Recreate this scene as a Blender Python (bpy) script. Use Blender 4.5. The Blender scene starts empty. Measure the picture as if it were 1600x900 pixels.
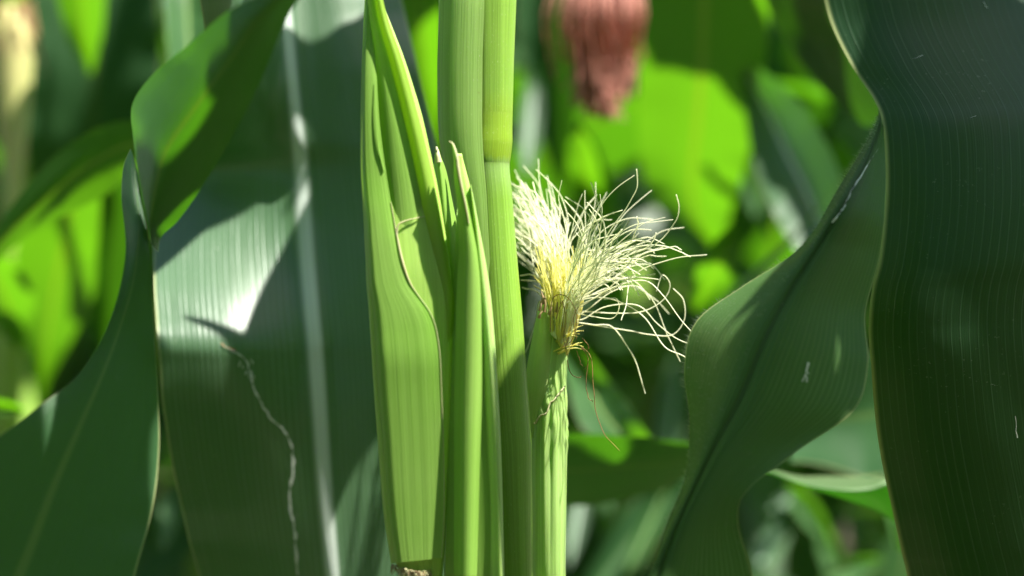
import bpy, math, random
import numpy as np
from mathutils import Vector, Matrix
from mathutils.bvhtree import BVHTree
from math import radians as R, pi, sin, cos
random.seed(11)
rng = np.random.default_rng(11)
SC = bpy.context.scene
COL = SC.collection

# ------------------------------------------------------------------ camera
CAMZ, LENS, SENS = 1.10, 70.0, 36.0
KPX = SENS / LENS / 1600.0              # metres per photo pixel per metre of distance
cd = bpy.data.cameras.new("camera"); cam = bpy.data.objects.new("camera", cd); COL.objects.link(cam)
cam.location = (0, 0, CAMZ); cam.rotation_euler = (pi / 2, 0, 0)
cd.lens = LENS; cd.sensor_width = SENS; cd.clip_start = 0.02; cd.clip_end = 200
cd.dof.use_dof = True; cd.dof.focus_distance = 0.655; cd.dof.aperture_fstop = 4.7; cd.dof.aperture_blades = 0
SC.camera = cam

# ------------------------------------------------------------------ light
SUN_TO = Vector((0.41, -0.19, 0.89)).normalized()     # towards the sun
w = bpy.data.worlds.new("World"); SC.world = w; w.use_nodes = True
nt = w.node_tree; nt.nodes.clear()
sky = nt.nodes.new("ShaderNodeTexSky"); sky.sky_type = 'NISHITA'; sky.sun_disc = False
sky.sun_elevation = math.asin(SUN_TO.z); sky.sun_rotation = math.atan2(SUN_TO.x, SUN_TO.y)
sky.air_density = 1.0; sky.dust_density = 1.0
bg = nt.nodes.new("ShaderNodeBackground"); bg.inputs[1].default_value = 0.05
out = nt.nodes.new("ShaderNodeOutputWorld")
nt.links.new(sky.outputs[0], bg.inputs[0]); nt.links.new(bg.outputs[0], out.inputs[0])
sl = bpy.data.lights.new("sun", 'SUN'); sl.energy = 5.0; sl.angle = R(0.53); sl.color = (1.0, 0.955, 0.88)
so = bpy.data.objects.new("sun", sl); COL.objects.link(so)
so.rotation_euler = SUN_TO.to_track_quat('Z', 'Y').to_euler(); so.location = (2, -2, 6)
SC.view_settings.view_transform = 'Standard'; SC.view_settings.look = 'None'
SC.view_settings.gamma = 1.0; SC.view_settings.use_curve_mapping = False
SC.view_settings.exposure = 1.7
SC.render.engine = 'CYCLES'
SC.cycles.use_denoising = True
SC.cycles.max_bounces = 8; SC.cycles.transmission_bounces = 6; SC.cycles.diffuse_bounces = 5
SC.cycles.caustics_reflective = False; SC.cycles.caustics_refractive = False
SC.cycles.sample_clamp_indirect = 6.0

# ------------------------------------------------------------------ helpers
def P(px, py, d):
    """point seen at photo position (px, py) at distance d in front of the camera"""
    return np.array([(px - 800) * KPX * d, d, CAMZ - (py - 450) * KPX * d])

def crom(pts, n):
    """Catmull-Rom through pts (k, ...) -> n samples"""
    p = np.asarray(pts, float); k = len(p)
    t = np.linspace(0, k - 1, n); i = np.minimum(t.astype(int), k - 2); f = t - i
    f = f.reshape((-1,) + (1,) * (p.ndim - 1))
    a = np.where((i - 1 < 0).reshape(f.shape), 2 * p[i] - p[i + 1], p[np.maximum(i - 1, 0)])
    e = np.where((i + 2 > k - 1).reshape(f.shape), 2 * p[i + 1] - p[i], p[np.minimum(i + 2, k - 1)])
    b, c = p[i], p[i + 1]
    return 0.5 * ((2 * b) + (c - a) * f + (2 * a - 5 * b + 4 * c - e) * f ** 2 + (3 * b - a - 3 * c + e) * f ** 3)

def vnoise(x, seed=0):
    """smooth 1-D noise, about -1..1"""
    x = np.asarray(x, float); i = np.floor(x).astype(int); f = x - i; f = f * f * (3 - 2 * f)
    h = lambda k: (np.sin((k + seed * 57.3) * 12.9898) * 43758.5453) % 1.0 * 2 - 1
    return h(i) * (1 - f) + h(i + 1) * f

class MB:
    def __init__(s): s.v = []; s.f = []; s.uv = []; s.m = []; s.n = 0
    def grid(s, pts, uv, mat=0, close=False):
        pts = np.asarray(pts); nv, nu = pts.shape[:2]; b = s.n
        s.v.append(pts.reshape(-1, 3)); s.uv.append(np.asarray(uv).reshape(-1, 2)); s.n += nv * nu
        for j in range(nv - 1):
            for i in range(nu if close else nu - 1):
                i2 = (i + 1) % nu
                s.f.append((b + j * nu + i, b + j * nu + i2, b + (j + 1) * nu + i2, b + (j + 1) * nu + i)); s.m.append(mat)
    def tube(s, pts, rad, sides=6, mat=0, v0=0.0):
        pts = np.asarray(pts, float); n = len(pts); rad = np.broadcast_to(rad, (n,))
        t = np.gradient(pts, axis=0); t /= np.linalg.norm(t, axis=1)[:, None] + 1e-12
        nrm = np.zeros_like(pts); a = np.array([0.3, 0.9, 0.2])
        for k in range(n):
            a = a - t[k] * a.dot(t[k]); a /= np.linalg.norm(a) + 1e-12; nrm[k] = a
        bi = np.cross(t, nrm); ang = np.arange(sides) / sides * 2 * pi
        g = pts[:, None] + rad[:, None, None] * (np.cos(ang)[None, :, None] * nrm[:, None] + np.sin(ang)[None, :, None] * bi[:, None])
        d = np.r_[0, np.cumsum(np.linalg.norm(np.diff(pts, axis=0), axis=1))] + v0
        uv = np.stack(np.broadcast_arrays(ang[None] / 2 / pi, d[:, None]), -1)
        s.grid(g, uv, mat, True)
    def tri(s, a, b, c, mat=0):
        k = s.n; s.v.append(np.array([a, b, c])); s.uv.append(np.zeros((3, 2))); s.n += 3; s.f.append((k, k + 1, k + 2)); s.m.append(mat)
    def build(s, name, mats, parent=None, loc=None, smooth=True):
        v = np.concatenate(s.v); o_ = np.array(loc if loc is not None else (ORG.get(parent.name, (0, 0, 0)) if parent else v.mean(0)), float)
        me = bpy.data.meshes.new(name); me.from_pydata((v - o_).tolist(), [], s.f)
        uvl = me.uv_layers.new(name="UVMap"); uv = np.concatenate(s.uv)
        li = np.empty(len(me.loops), int); me.loops.foreach_get("vertex_index", li)
        uvl.data.foreach_set("uv", uv[li].ravel())
        for m in (mats if isinstance(mats, (list, tuple)) else [mats]): me.materials.append(m)
        me.polygons.foreach_set("material_index", s.m); me.polygons.foreach_set("use_smooth", [smooth] * len(s.f)); me.update()
        o = bpy.data.objects.new(name, me); COL.objects.link(o)
        if parent:
            o.parent = parent; ORG[o.name] = tuple(o_)
            po = np.array(ORG.get(parent.name, (0, 0, 0))); o.location = tuple(o_ - po)
        else:
            o.location = tuple(o_); ORG[o.name] = tuple(o_)
        return o
ORG = {}
def bvh(mb): return BVHTree.FromPolygons([tuple(x) for x in np.concatenate(mb.v)], mb.f)
def drape(tree, px, py, off=0.0004):
    """where the sight line through a photo position meets an already built surface"""
    o = Vector((0, 0, CAMZ)); d = (Vector(P(px, py, 1.0)) - o).normalized()
    h = tree.ray_cast(o, d)
    return None if h[0] is None else np.array(h[0] - d * off)
def tag(o, label=None, cat=None, group=None, kind=None):
    if label: o["label"] = label
    if cat: o["category"] = cat
    if group: o["group"] = group
    if kind: o["kind"] = kind
    return o
def empty(name, loc, label, cat, group=None):
    o = bpy.data.objects.new(name, None); COL.objects.link(o); o.location = loc; o.empty_display_size = .05
    ORG[o.name] = tuple(loc); return tag(o, label, cat, group)

# ------------------------------------------------------------------ materials
def nodes(name):
    m = bpy.data.materials.new(name); m.use_nodes = True; n = m.node_tree; n.nodes.clear()
    return m, n, n.nodes.new, n.links.new
def ramp(N, a, b, ca=(0, 0, 0, 1), cb=(1, 1, 1, 1), interp='LINEAR'):
    r = N("ShaderNodeValToRGB"); r.color_ramp.interpolation = interp
    r.color_ramp.elements[0].position = a; r.color_ramp.elements[0].color = ca
    r.color_ramp.elements[1].position = b; r.color_ramp.elements[1].color = cb
    return r
def mathn(N, L, op, a, b=None, clamp=False):
    m = N("ShaderNodeMath"); m.operation = op; m.use_clamp = clamp
    for i, x in enumerate((a, b)):
        if x is None: continue
        if isinstance(x, (int, float)): m.inputs[i].default_value = x
        else: L(x, m.inputs[i])
    return m.outputs[0]
def mixc(N, L, f, a, b, bt='MIX'):
    m = N("ShaderNodeMix"); m.data_type = 'RGBA'; m.blend_type = bt
    for s, x in ((m.inputs[0], f), (m.inputs[6], a), (m.inputs[7], b)):
        if isinstance(x, (int, float)): s.default_value = x
        elif isinstance(x, tuple): s.default_value = x + (1,) if len(x) == 3 else x
        else: L(x, s)
    return m.outputs[2]
def noise(N, L, vec, scale, detail=3, rough=.5):
    n = N("ShaderNodeTexNoise"); n.inputs['Scale'].default_value = scale; n.inputs['Detail'].default_value = detail
    n.inputs['Roughness'].default_value = rough; L(vec, n.inputs['Vector']); return n.outputs[0]

def leaf_mat(name, base=(.016, .055, .024), base2=(.03, .088, .03), trans=(.13, .46, .008), tmix=.36, rough=.40,
             rib=.035, ribcol=(.30, .44, .24), veins=46, veincol=(.10, .20, .075), veinamt=.55, dust=.5, edge=.006,
             edgecol=(.45, .50, .22), spec=.5, bump=.5, blister=0.0, coat=0.0):
    m, n, N, L = nodes(name)
    uv = N("ShaderNodeUVMap"); uv.uv_map = "UVMap"; sp = N("ShaderNodeSeparateXYZ"); L(uv.outputs[0], sp.inputs[0])
    u, v = sp.outputs[0], sp.outputs[1]
    c = N("ShaderNodeCombineXYZ"); L(mathn(N, L, 'MULTIPLY', u, 1.0), c.inputs[0]); L(mathn(N, L, 'MULTIPLY', v, .035 * 60), c.inputs[1])
    # long parallel fibres: noise squeezed across the blade
    cf = N("ShaderNodeCombineXYZ"); L(mathn(N, L, 'MULTIPLY', u, veins * 2.2), cf.inputs[0]); L(mathn(N, L, 'MULTIPLY', v, 5.0), cf.inputs[1])
    fine = noise(N, L, cf.outputs[0], 1.0, 4, .65)
    # main parallel veins: narrow ridges at slightly uneven spacing
    wob = noise(N, L, c.outputs[0], 9.0, 2)
    uu = mathn(N, L, 'ADD', mathn(N, L, 'MULTIPLY', u, float(veins)), mathn(N, L, 'MULTIPLY', wob, .55))
    fr = mathn(N, L, 'ABSOLUTE', mathn(N, L, 'SUBTRACT', mathn(N, L, 'FRACT', uu), .5))
    vr = ramp(N, .0, .13, (1, 1, 1, 1), (0, 0, 0, 1)); L(fr, vr.inputs[0])
    cn = N("ShaderNodeCombineXYZ"); L(mathn(N, L, 'MULTIPLY', u, veins * .7), cn.inputs[0]); L(mathn(N, L, 'MULTIPLY', v, 14.0), cn.inputs[1])
    var = ramp(N, .35, .7); L(noise(N, L, cn.outputs[0], 1.0, 3), var.inputs[0])
    vein = mathn(N, L, 'MULTIPLY', vr.outputs[0], mathn(N, L, 'ADD', mathn(N, L, 'MULTIPLY', var.outputs[0], .8), .2))
    geo = N("ShaderNodeNewGeometry")
    big = ramp(N, .3, .7); L(noise(N, L, geo.outputs['Position'], 14.0, 4), big.inputs[0])
    colr = mixc(N, L, big.outputs[0], base, base2)
    colr = mixc(N, L, mathn(N, L, 'MULTIPLY', fine, .55), colr, tuple(x * 1.55 for x in base2))
    colr = mixc(N, L, mathn(N, L, 'MULTIPLY', vein, veinamt), colr, veincol)
    # midrib
    du = mathn(N, L, 'ABSOLUTE', mathn(N, L, 'SUBTRACT', u, .5))
    ridge = None
    rr = ramp(N, rib * .3, rib * 1.1, (1, 1, 1, 1), (0, 0, 0, 1), 'EASE'); L(du, rr.inputs[0])
    ribf = mathn(N, L, 'MULTIPLY', rr.outputs[0], mathn(N, L, 'ADD', mathn(N, L, 'MULTIPLY', fine, .5), .62), True)
    colr = mixc(N, L, ribf, colr, ribcol)
    er = ramp(N, .5 - edge * 1.6, .5 - edge * .4); L(du, er.inputs[0])
    colr = mixc(N, L, mathn(N, L, 'MULTIPLY', er.outputs[0], .85), colr, edgecol)
    # dust, dried spray and pale flecks
    sc = ramp(N, .66, .74); L(noise(N, L, geo.outputs['Position'], 700.0, 2, .6), sc.inputs[0])
    sg = ramp(N, .5, .68); L(noise(N, L, geo.outputs['Position'], 32.0, 3), sg.inputs[0])
    speck = mathn(N, L, 'MULTIPLY', sc.outputs[0], mathn(N, L, 'MULTIPLY', sg.outputs[0], dust), True)
    colr = mixc(N, L, speck, colr, (.38, .42, .33))
    p = N("ShaderNodeBsdfPrincipled"); L(colr, p.inputs['Base Color'])
    rv = mathn(N, L, 'ADD', mathn(N, L, 'MULTIPLY', fine, .22), rough - .09); L(rv, p.inputs['Roughness'])
    p.inputs['Specular IOR Level'].default_value = spec
    if coat: p.inputs['Coat Weight'].default_value = coat; p.inputs['Coat Roughness'].default_value = .25
    tr = N("ShaderNodeBsdfTranslucent")
    tc = mixc(N, L, mathn(N, L, 'MULTIPLY', vein, .45), trans, (trans[0] * .55, trans[1] * .7, trans[2]))
    tc = mixc(N, L, mathn(N, L, 'MULTIPLY', fine, .35), tc, (trans[0] * .6, trans[1] * .75, trans[2]))
    tc = mixc(N, L, ribf, tc, (trans[0] * 1.3, trans[1] * .85, trans[2]))
    L(tc, tr.inputs[0])
    mx = N("ShaderNodeMixShader"); mx.inputs[0].default_value = tmix
    h = mathn(N, L, 'ADD', mathn(N, L, 'MULTIPLY', vein, -.6), mathn(N, L, 'MULTIPLY', fine, .8))
    if blister:
        h = mathn(N, L, 'ADD', h, mathn(N, L, 'MULTIPLY', noise(N, L, geo.outputs['Position'], 160.0, 2), blister))
    bp = N("ShaderNodeBump"); bp.inputs['Strength'].default_value = bump; bp.inputs['Distance'].default_value = .00025
    L(h, bp.inputs['Height']); L(bp.outputs[0], p.inputs['Normal']); L(bp.outputs[0], tr.inputs['Normal'])
    L(p.outputs[0], mx.inputs[1]); L(tr.outputs[0], mx.inputs[2])
    o = N("ShaderNodeOutputMaterial"); L(mx.outputs[0], o.inputs[0]); return m

def stem_mat(name, base, base2, ribs=60, rough=.45, sss=.25, trans=None, tmix=0.0, streak=.6, hair=.4, bump=.5, vcol=None, band=None):
    """fleshy fibrous skin: stalk, sheath, husk"""
    m, n, N, L = nodes(name)
    uv = N("ShaderNodeUVMap"); uv.uv_map = "UVMap"; sp = N("ShaderNodeSeparateXYZ"); L(uv.outputs[0], sp.inputs[0])
    u, v = sp.outputs[0], sp.outputs[1]
    cf = N("ShaderNodeCombineXYZ"); L(mathn(N, L, 'MULTIPLY', u, float(ribs)), cf.inputs[0]); L(mathn(N, L, 'MULTIPLY', v, 9.0), cf.inputs[1])
    st = noise(N, L, cf.outputs[0], 1.0, 4, .6)
    cw = N("ShaderNodeCombineXYZ"); L(mathn(N, L, 'MULTIPLY', u, ribs * .17), cw.inputs[0]); L(mathn(N, L, 'MULTIPLY', v, 5.0), cw.inputs[1])
    wide = noise(N, L, cw.outputs[0], 1.0, 2)
    geo = N("ShaderNodeNewGeometry")
    big = ramp(N, .35, .65); L(noise(N, L, geo.outputs['Position'], 28.0, 3), big.inputs[0])
    colr = mixc(N, L, big.outputs[0], base, base2)
    sr = ramp(N, .42, .66); L(st, sr.inputs[0])
    colr = mixc(N, L, mathn(N, L, 'MULTIPLY', sr.outputs[0], streak), colr, vcol or tuple(min(.8, x * 1.35 + .02) for x in base2))
    wr = ramp(N, .4, .62); L(wide, wr.inputs[0])
    colr = mixc(N, L, mathn(N, L, 'MULTIPLY', wr.outputs[0], streak * .6), colr, tuple(x * .78 for x in base))
    if band:
        gs = N("ShaderNodeSeparateXYZ"); L(geo.outputs['Position'], gs.inputs[0])
        za, zb, zc = band; zn = mathn(N, L, 'ADD', mathn(N, L, 'MULTIPLY', mathn(N, L, 'SUBTRACT', gs.outputs[2], za), 1 / (zc - za)), mathn(N, L, 'MULTIPLY', mathn(N, L, 'SUBTRACT', wide, .5), .10))
        br = N("ShaderNodeValToRGB"); cr = br.color_ramp; k0 = (zb - za) / (zc - za)
        cr.elements[0].position = 0; cr.elements[0].color = (0, 0, 0, 1); cr.elements[1].position = 1; cr.elements[1].color = (0, 0, 0, 1)
        for p_, c_ in ((k0 - .22, (0, 0, 0, 1)), (k0 - .03, (0, .75, 0, 1)), (k0 - .01, (0, .3, 0, 1)), (k0 + .02, (1, 0, 0, 1)), (k0 + .25, (.8, 0, 0, 1))):
            e_ = cr.elements.new(p_); e_.color = c_
        L(zn, br.inputs[0]); bs_ = N("ShaderNodeSeparateColor"); L(br.outputs[0], bs_.inputs[0])
        colr = mixc(N, L, mathn(N, L, 'MULTIPLY', bs_.outputs[0], .75), colr, (.23, .35, .015)); colr = mixc(N, L, mathn(N, L, 'MULTIPLY', bs_.outputs[1], .4), colr, (.32, .45, .22))
    fh = N("ShaderNodeCombineXYZ"); L(mathn(N, L, 'MULTIPLY', u, ribs * 3.0), fh.inputs[0]); L(mathn(N, L, 'MULTIPLY', v, 900.0), fh.inputs[1])
    hr = ramp(N, .66, .78); L(noise(N, L, fh.outputs[0], 1.0, 1), hr.inputs[0])
    colr = mixc(N, L, mathn(N, L, 'MULTIPLY', hr.outputs[0], hair), colr, (.55, .62, .38))
    fb = ramp(N, .70, .78); L(noise(N, L, geo.outputs['Position'], 260.0, 3, .6), fb.inputs[0])
    fg = ramp(N, .52, .66); L(noise(N, L, geo.outputs['Position'], 24.0, 2), fg.inputs[0])
    colr = mixc(N, L, mathn(N, L, 'MULTIPLY', mathn(N, L, 'MULTIPLY', fb.outputs[0], fg.outputs[0]), .6), colr, (.26, .20, .07))
    p = N("ShaderNodeBsdfPrincipled"); L(colr, p.inputs['Base Color']); p.inputs['Roughness'].default_value = rough
    p.inputs['Specular IOR Level'].default_value = .45
    if sss:
        p.inputs['Subsurface Weight'].default_value = sss; p.inputs['Subsurface Radius'].default_value = (1.0, 1.6, .35)
        p.inputs['Subsurface Scale'].default_value = .004
    bp = N("ShaderNodeBump"); bp.inputs['Strength'].default_value = bump; bp.inputs['Distance'].default_value = .0003
    L(mathn(N, L, 'ADD', st, mathn(N, L, 'MULTIPLY', wide, 1.2)), bp.inputs['Height']); L(bp.outputs[0], p.inputs['Normal'])
    o = N("ShaderNodeOutputMaterial")
    if tmix:
        tr = N("ShaderNodeBsdfTranslucent"); mx = N("ShaderNodeMixShader"); mx.inputs[0].default_value = tmix
        L(mixc(N, L, mathn(N, L, 'MULTIPLY', st, .5), trans, tuple(x * .7 for x in trans)), tr.inputs[0])
        L(bp.outputs[0], tr.inputs['Normal']); L(p.outputs[0], mx.inputs[1]); L(tr.outputs[0], mx.inputs[2]); L(mx.outputs[0], o.inputs[0])
    else: L(p.outputs[0], o.inputs[0])
    return m

def plain_mat(name, col, rough=.6, trans=None, tmix=0.0, col2=None, scale=300.0):
    m, n, N, L = nodes(name)
    geo = N("ShaderNodeNewGeometry"); nz = noise(N, L, geo.outputs['Position'], scale, 3)
    c = mixc(N, L, nz, col, col2 or tuple(x * .6 for x in col))
    p = N("ShaderNodeBsdfPrincipled"); L(c, p.inputs['Base Color']); p.inputs['Roughness'].default_value = rough
    o = N("ShaderNodeOutputMaterial")
    if tmix:
        tr = N("ShaderNodeBsdfTranslucent"); tr.inputs[0].default_value = (trans or col) + (1,)
        mx = N("ShaderNodeMixShader"); mx.inputs[0].default_value = tmix
        L(p.outputs[0], mx.inputs[1]); L(tr.outputs[0], mx.inputs[2]); L(mx.outputs[0], o.inputs[0])
    else: L(p.outputs[0], o.inputs[0])
    return m

M = {}
M['blade'] = leaf_mat('broad_blade', veinamt=.95, veincol=(.17,.28,.19), rib=.034, ribcol=(.82, .92, .84), veins=50, bump=.8, tmix=.25, coat=.55, spec=.8, base=(.036, .084, .040), base2=(.062, .132, .056), trans=(.10, .36, .02))
M['slim'] = leaf_mat('slim_blade', base=(.10, .17, .08), base2=(.14, .22, .10), trans=(.22, .60, .01), tmix=.4, coat=.5, rough=.38, rib=.02)
M['twist'] = leaf_mat('twisted_blade', rib=.03, ribcol=(.10, .20, .06), veinamt=.6, veins=60, blister=.25, dust=.25, bump=.8, tmix=.30)
M['sharp'] = leaf_mat('sharp_blade', base=(.030, .078, .020), base2=(.052, .115, .030), rib=.02, ribcol=(.02, .05, .02), veinamt=1.0, veincol=(.20,.32,.11), veins=40, dust=.3, rough=.42, bump=1.0, tmix=.2)
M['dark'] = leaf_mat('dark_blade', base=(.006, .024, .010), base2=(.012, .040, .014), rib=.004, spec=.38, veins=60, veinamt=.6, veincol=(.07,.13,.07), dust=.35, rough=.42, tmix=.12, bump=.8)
M['back'] = leaf_mat('background_blade', base=(.018, .06, .02), base2=(.035, .10, .028), trans=(.15, .43, .006), tmix=.42, rib=.04, veins=30, dust=.1, ribcol=(.25, .38, .12), bump=.2, veinamt=.8)
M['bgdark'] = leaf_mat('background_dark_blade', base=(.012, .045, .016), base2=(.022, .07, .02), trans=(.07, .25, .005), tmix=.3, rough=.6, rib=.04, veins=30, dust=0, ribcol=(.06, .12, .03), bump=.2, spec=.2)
M['field'] = leaf_mat('field_blade', base=(.015, .05, .018), base2=(.03, .085, .024), trans=(.11, .36, .005), tmix=.36, rib=.04, veins=30, dust=.1, ribcol=(.2, .3, .1), bump=.2)
M['stalk'] = stem_mat('stalk_skin', (.22, .40, .035), (.28, .46, .05), ribs=70, rough=.36, sss=.35)
zpx = lambda py: CAMZ - (py - 450) * KPX * .66
M['stalk_node'] = stem_mat('stalk_skin_with_node', (.17, .32, .035), (.22, .38, .05), ribs=70, rough=.36, sss=.35, band=(zpx(400), zpx(250), zpx(140)))
M['sheath'] = stem_mat('sheath_skin', (.28, .47, .10), (.34, .53, .14), ribs=60, rough=.42, sss=.3, hair=.5)
M['node'] = stem_mat('node_skin', (.26, .40, .03), (.30, .44, .05), ribs=60, rough=.4, sss=.4, hair=.2, streak=.3)
M['husk'] = stem_mat('husk_skin', (.27, .48, .07), (.33, .53, .10), ribs=90, rough=.45, sss=.35, streak=.45, hair=.1)
M['husk_leaf'] = stem_mat('husk_leaf', (.25, .48, .065), (.31, .53, .10), ribs=46, rough=.45, sss=0, trans=(.34, .62, .04), tmix=.35, streak=.5, hair=.1)
M['husk_brightened'] = stem_mat('brightened_husk', (.50, .72, .20), (.56, .76, .26), ribs=50, rough=.5, sss=0, trans=(.6, .85, .15), tmix=.45, streak=.5, hair=.3)  # husk colour brightened to offset the shade under the silk
M['husk_pale'] = stem_mat('husk_margin', (.28, .46, .05), (.34, .52, .08), ribs=12, rough=.4, sss=0, trans=(.5, .75, .05), tmix=.45, streak=.35, hair=.1)
M['husk_soft'] = stem_mat('hairy_husk', (.27, .46, .10), (.34, .52, .15), ribs=70, rough=.5, sss=.3, streak=.8, hair=.7, bump=.8)
M['dry'] = plain_mat('dry_husk_edge', (.66, .68, .40), .6, (.6, .55, .3), .3, (.60, .54, .28))
M['brown'] = plain_mat('brown_dry', (.30, .20, .09), .7, None, 0, (.20, .13, .07))
M['silk'] = plain_mat('fresh_silk', (.92, .93, .80), .3, (1.0, 1.0, .8), .5, (.88, .90, .66), 90)
M['silk_base'] = plain_mat('silk_base', (.92, .86, .36), .4, (1.0, .95, .4), .55, (.86, .86, .36), 120)
M['silk_brown'] = plain_mat('withered_silk', (.30, .13, .05), .5, (.4, .15, .04), .25, (.45, .30, .12), 200)
M['silk_red'] = plain_mat('red_silk', (.78, .40, .32), .6, (.7, .35, .25), .35, (.52, .20, .14), 50)
M['scar'] = plain_mat('leaf_scar', (.86, .90, .82), .6, None, 0, (.6, .66, .56), 900)
M['hair'] = plain_mat('leaf_hair', (.50, .60, .42), .5, (.5, .6, .4), .4)
M['tassel'] = plain_mat('tassel', (.48, .42, .18), .7, None, 0, (.32, .34, .12), 40)
M['pale_ear'] = stem_mat('pale_ear_husk', (.46, .50, .16), (.56, .50, .22), ribs=50, rough=.5, sss=.2, streak=.6)

# ------------------------------------------------------------------ surfaces given by cross sections
def sheet(mb, rows, nu=20, nv=90, mat=0, ripple=0.0, rs=1, vs=1.0, umap=None, fold=0.0, groove=0.0):
    """rows: cross sections [(px,py,d) x k] along the leaf. Returns grid of points."""
    pw = np.array([[P(*q) for q in r] for r in rows])
    g = crom(pw, nv); g = crom(np.swapaxes(g, 0, 1), nu).swapaxes(0, 1)
    mid = g[:, nu // 2]; v = np.r_[0, np.cumsum(np.linalg.norm(np.diff(mid, axis=0), axis=1))]
    u = np.linspace(0, 1, nu)
    if ripple:
        e = np.abs(u - .5) * 2
        off = ripple * (e[None] ** 2) * (vnoise(v[:, None] * 38 + (u > .5)[None] * 7.3, rs) + .5 * vnoise(v[:, None] * 95 + (u > .5)[None] * 3.1, rs + 1))
        g = g + off[..., None] * np.array([0, 1, 0.15])
    if groove:
        g = g + (groove * np.cos(2 * pi * (u - .5) * 38) * np.exp(-((u - .5) / .13) ** 2))[None, :, None] * np.array([.3, -1, 0])
    if fold:   # midrib stands a little proud
        g = g + (fold * np.exp(-((u - .5) / .03) ** 2))[None, :, None] * np.array([0, -1, 0])
    uu = u if umap is None else umap[0] + (umap[1] - umap[0]) * u
    uv = np.stack(np.broadcast_arrays(uu[None], v[:, None] * vs), -1)
    mb.grid(g, uv, mat); return g

def ring(mb, secs, nu=48, nv=120, mat=0, ribs=0, amp=0.0, a0=0, a1=2 * pi, lobes=None, cap=True, smooth=22):
    """closed stem: secs = [(py, xl, xr, d, depth_radius_px)]"""
    sa = np.array(secs, float); sa = sa[np.argsort(sa[:, 0])]
    lo, hi = sa[0, 0], sa[-1, 0]; yy = np.linspace(lo, hi, 4000); wgt = np.where((yy > -60) & (yy < 960), 6.0, 1.0); cw_ = np.r_[0, np.cumsum(wgt[1:])]
    py_ = np.interp(np.linspace(0, cw_[-1], nv), cw_, yy); acc = 0; offs = np.linspace(-2, 2, 17); gw = np.exp(-offs ** 2 / 1.4); gw /= gw.sum()
    for o_, g_ in zip(offs, gw):
        q_ = np.clip(py_ + o_ * smooth, lo, hi); acc = acc + g_ * np.stack([np.interp(q_, sa[:, 0], sa[:, c_]) for c_ in range(1, 5)], -1)
    s = np.concatenate([py_[:, None], acc], 1); closed = abs(a1 - a0 - 2 * pi) < 1e-6
    ang = a0 + (a1 - a0) * (np.arange(nu) / nu if closed else np.linspace(0, 1, nu))
    G = np.zeros((nv, nu, 3))
    for j, (py, xl, xr, d, rd) in enumerate(s):
        c = P((xl + xr) / 2, py, d); rx = max((xr - xl) / 2, .05) * KPX * d; ry = max(rd, .05) * KPX * d
        k = 1.0
        if ribs: k = 1 + amp * np.cos(ang * ribs)
        if lobes is not None: k = k * lobes(ang, py)
        G[j] = c + np.stack([-np.cos(ang) * rx * k, -np.sin(ang) * ry * k, 0 * ang], -1)
    v = np.r_[0, np.cumsum(np.linalg.norm(np.diff(G[:, 0], axis=0), axis=1))]
    uv = np.stack(np.broadcast_arrays((ang / 2 / pi)[None], v[:, None]), -1)
    if cap and closed:
        G = np.concatenate([G[:1].mean(1, keepdims=True).repeat(nu, 1), G, G[-1:].mean(1, keepdims=True).repeat(nu, 1)])
        uv = np.concatenate([uv[:1], uv, uv[-1:]])
    mb.grid(G, uv, mat, closed); return G

# ================================================================== setting: ground
g = MB(); n = 60; xs = np.linspace(-40, 40, n); ys = np.linspace(-30, 60, n)
X, Y = np.meshgrid(xs, ys); Z = .0 * X + .02 * vnoise(X * 1.3, 4) * vnoise(Y * 1.7, 5)
g.grid(np.stack([X, Y, Z], -1), np.stack([X, Y], -1))
gm = plain_mat('soil', (.12, .085, .055), .95, None, 0, (.055, .04, .028), 6.0)
tag(g.build('ground', gm, loc=(0, 0, 0)), kind='structure')

# ================================================================== corn plants of the field
def arch_leaf(mb, base, az, L=.8, W=.085, up=70, droop=130, twist=0.0, mat=0, seed=0, nv=26, nu=7):
    """an arching blade in world space starting at base, heading along azimuth az"""
    r = np.random.default_rng(seed); t = np.linspace(0, 1, nv)
    el = np.radians(up - droop * t ** 1.5 + 8 * np.sin(t * 5 + seed)); a = az + .35 * vnoise(t * 2.2, seed) + 0 * t
    step = L / (nv - 1); dirv = np.stack([np.cos(el) * np.cos(a), np.cos(el) * np.sin(a), np.sin(el)], -1)
    pts = base + np.r_[np.zeros((1, 3)), np.cumsum(dirv[:-1] * step, axis=0)]
    side = np.stack([-np.sin(a), np.cos(a), 0 * a], -1); nrm = np.cross(dirv, side)
    tw = twist * t * t; sd = side * np.cos(tw)[:, None] + nrm * np.sin(tw)[:, None]; nn = np.cross(dirv, sd)
    wd = W * np.clip((.35 + 2.6 * t) * (t < .25) + (t >= .25), 0, 1) * np.clip((1 - t) * 2.2, 0, 1) ** .75 * .5 + .001
    u = np.linspace(-1, 1, nu)
    rip = .012 * (np.abs(u) ** 2)[None] * (vnoise(t[:, None] * 9 + (u > 0)[None] * 5, seed + 3))
    G = pts[:, None] + u[None, :, None] * wd[:, None, None] * sd[:, None] + (-(np.abs(u) * wd[:, None] * .25) + rip)[..., None] * nn[:, None]
    uv = np.stack(np.broadcast_arrays((u * .5 + .5)[None], (t * L)[:, None]), -1)
    mb.grid(G, uv, mat); return G

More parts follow.
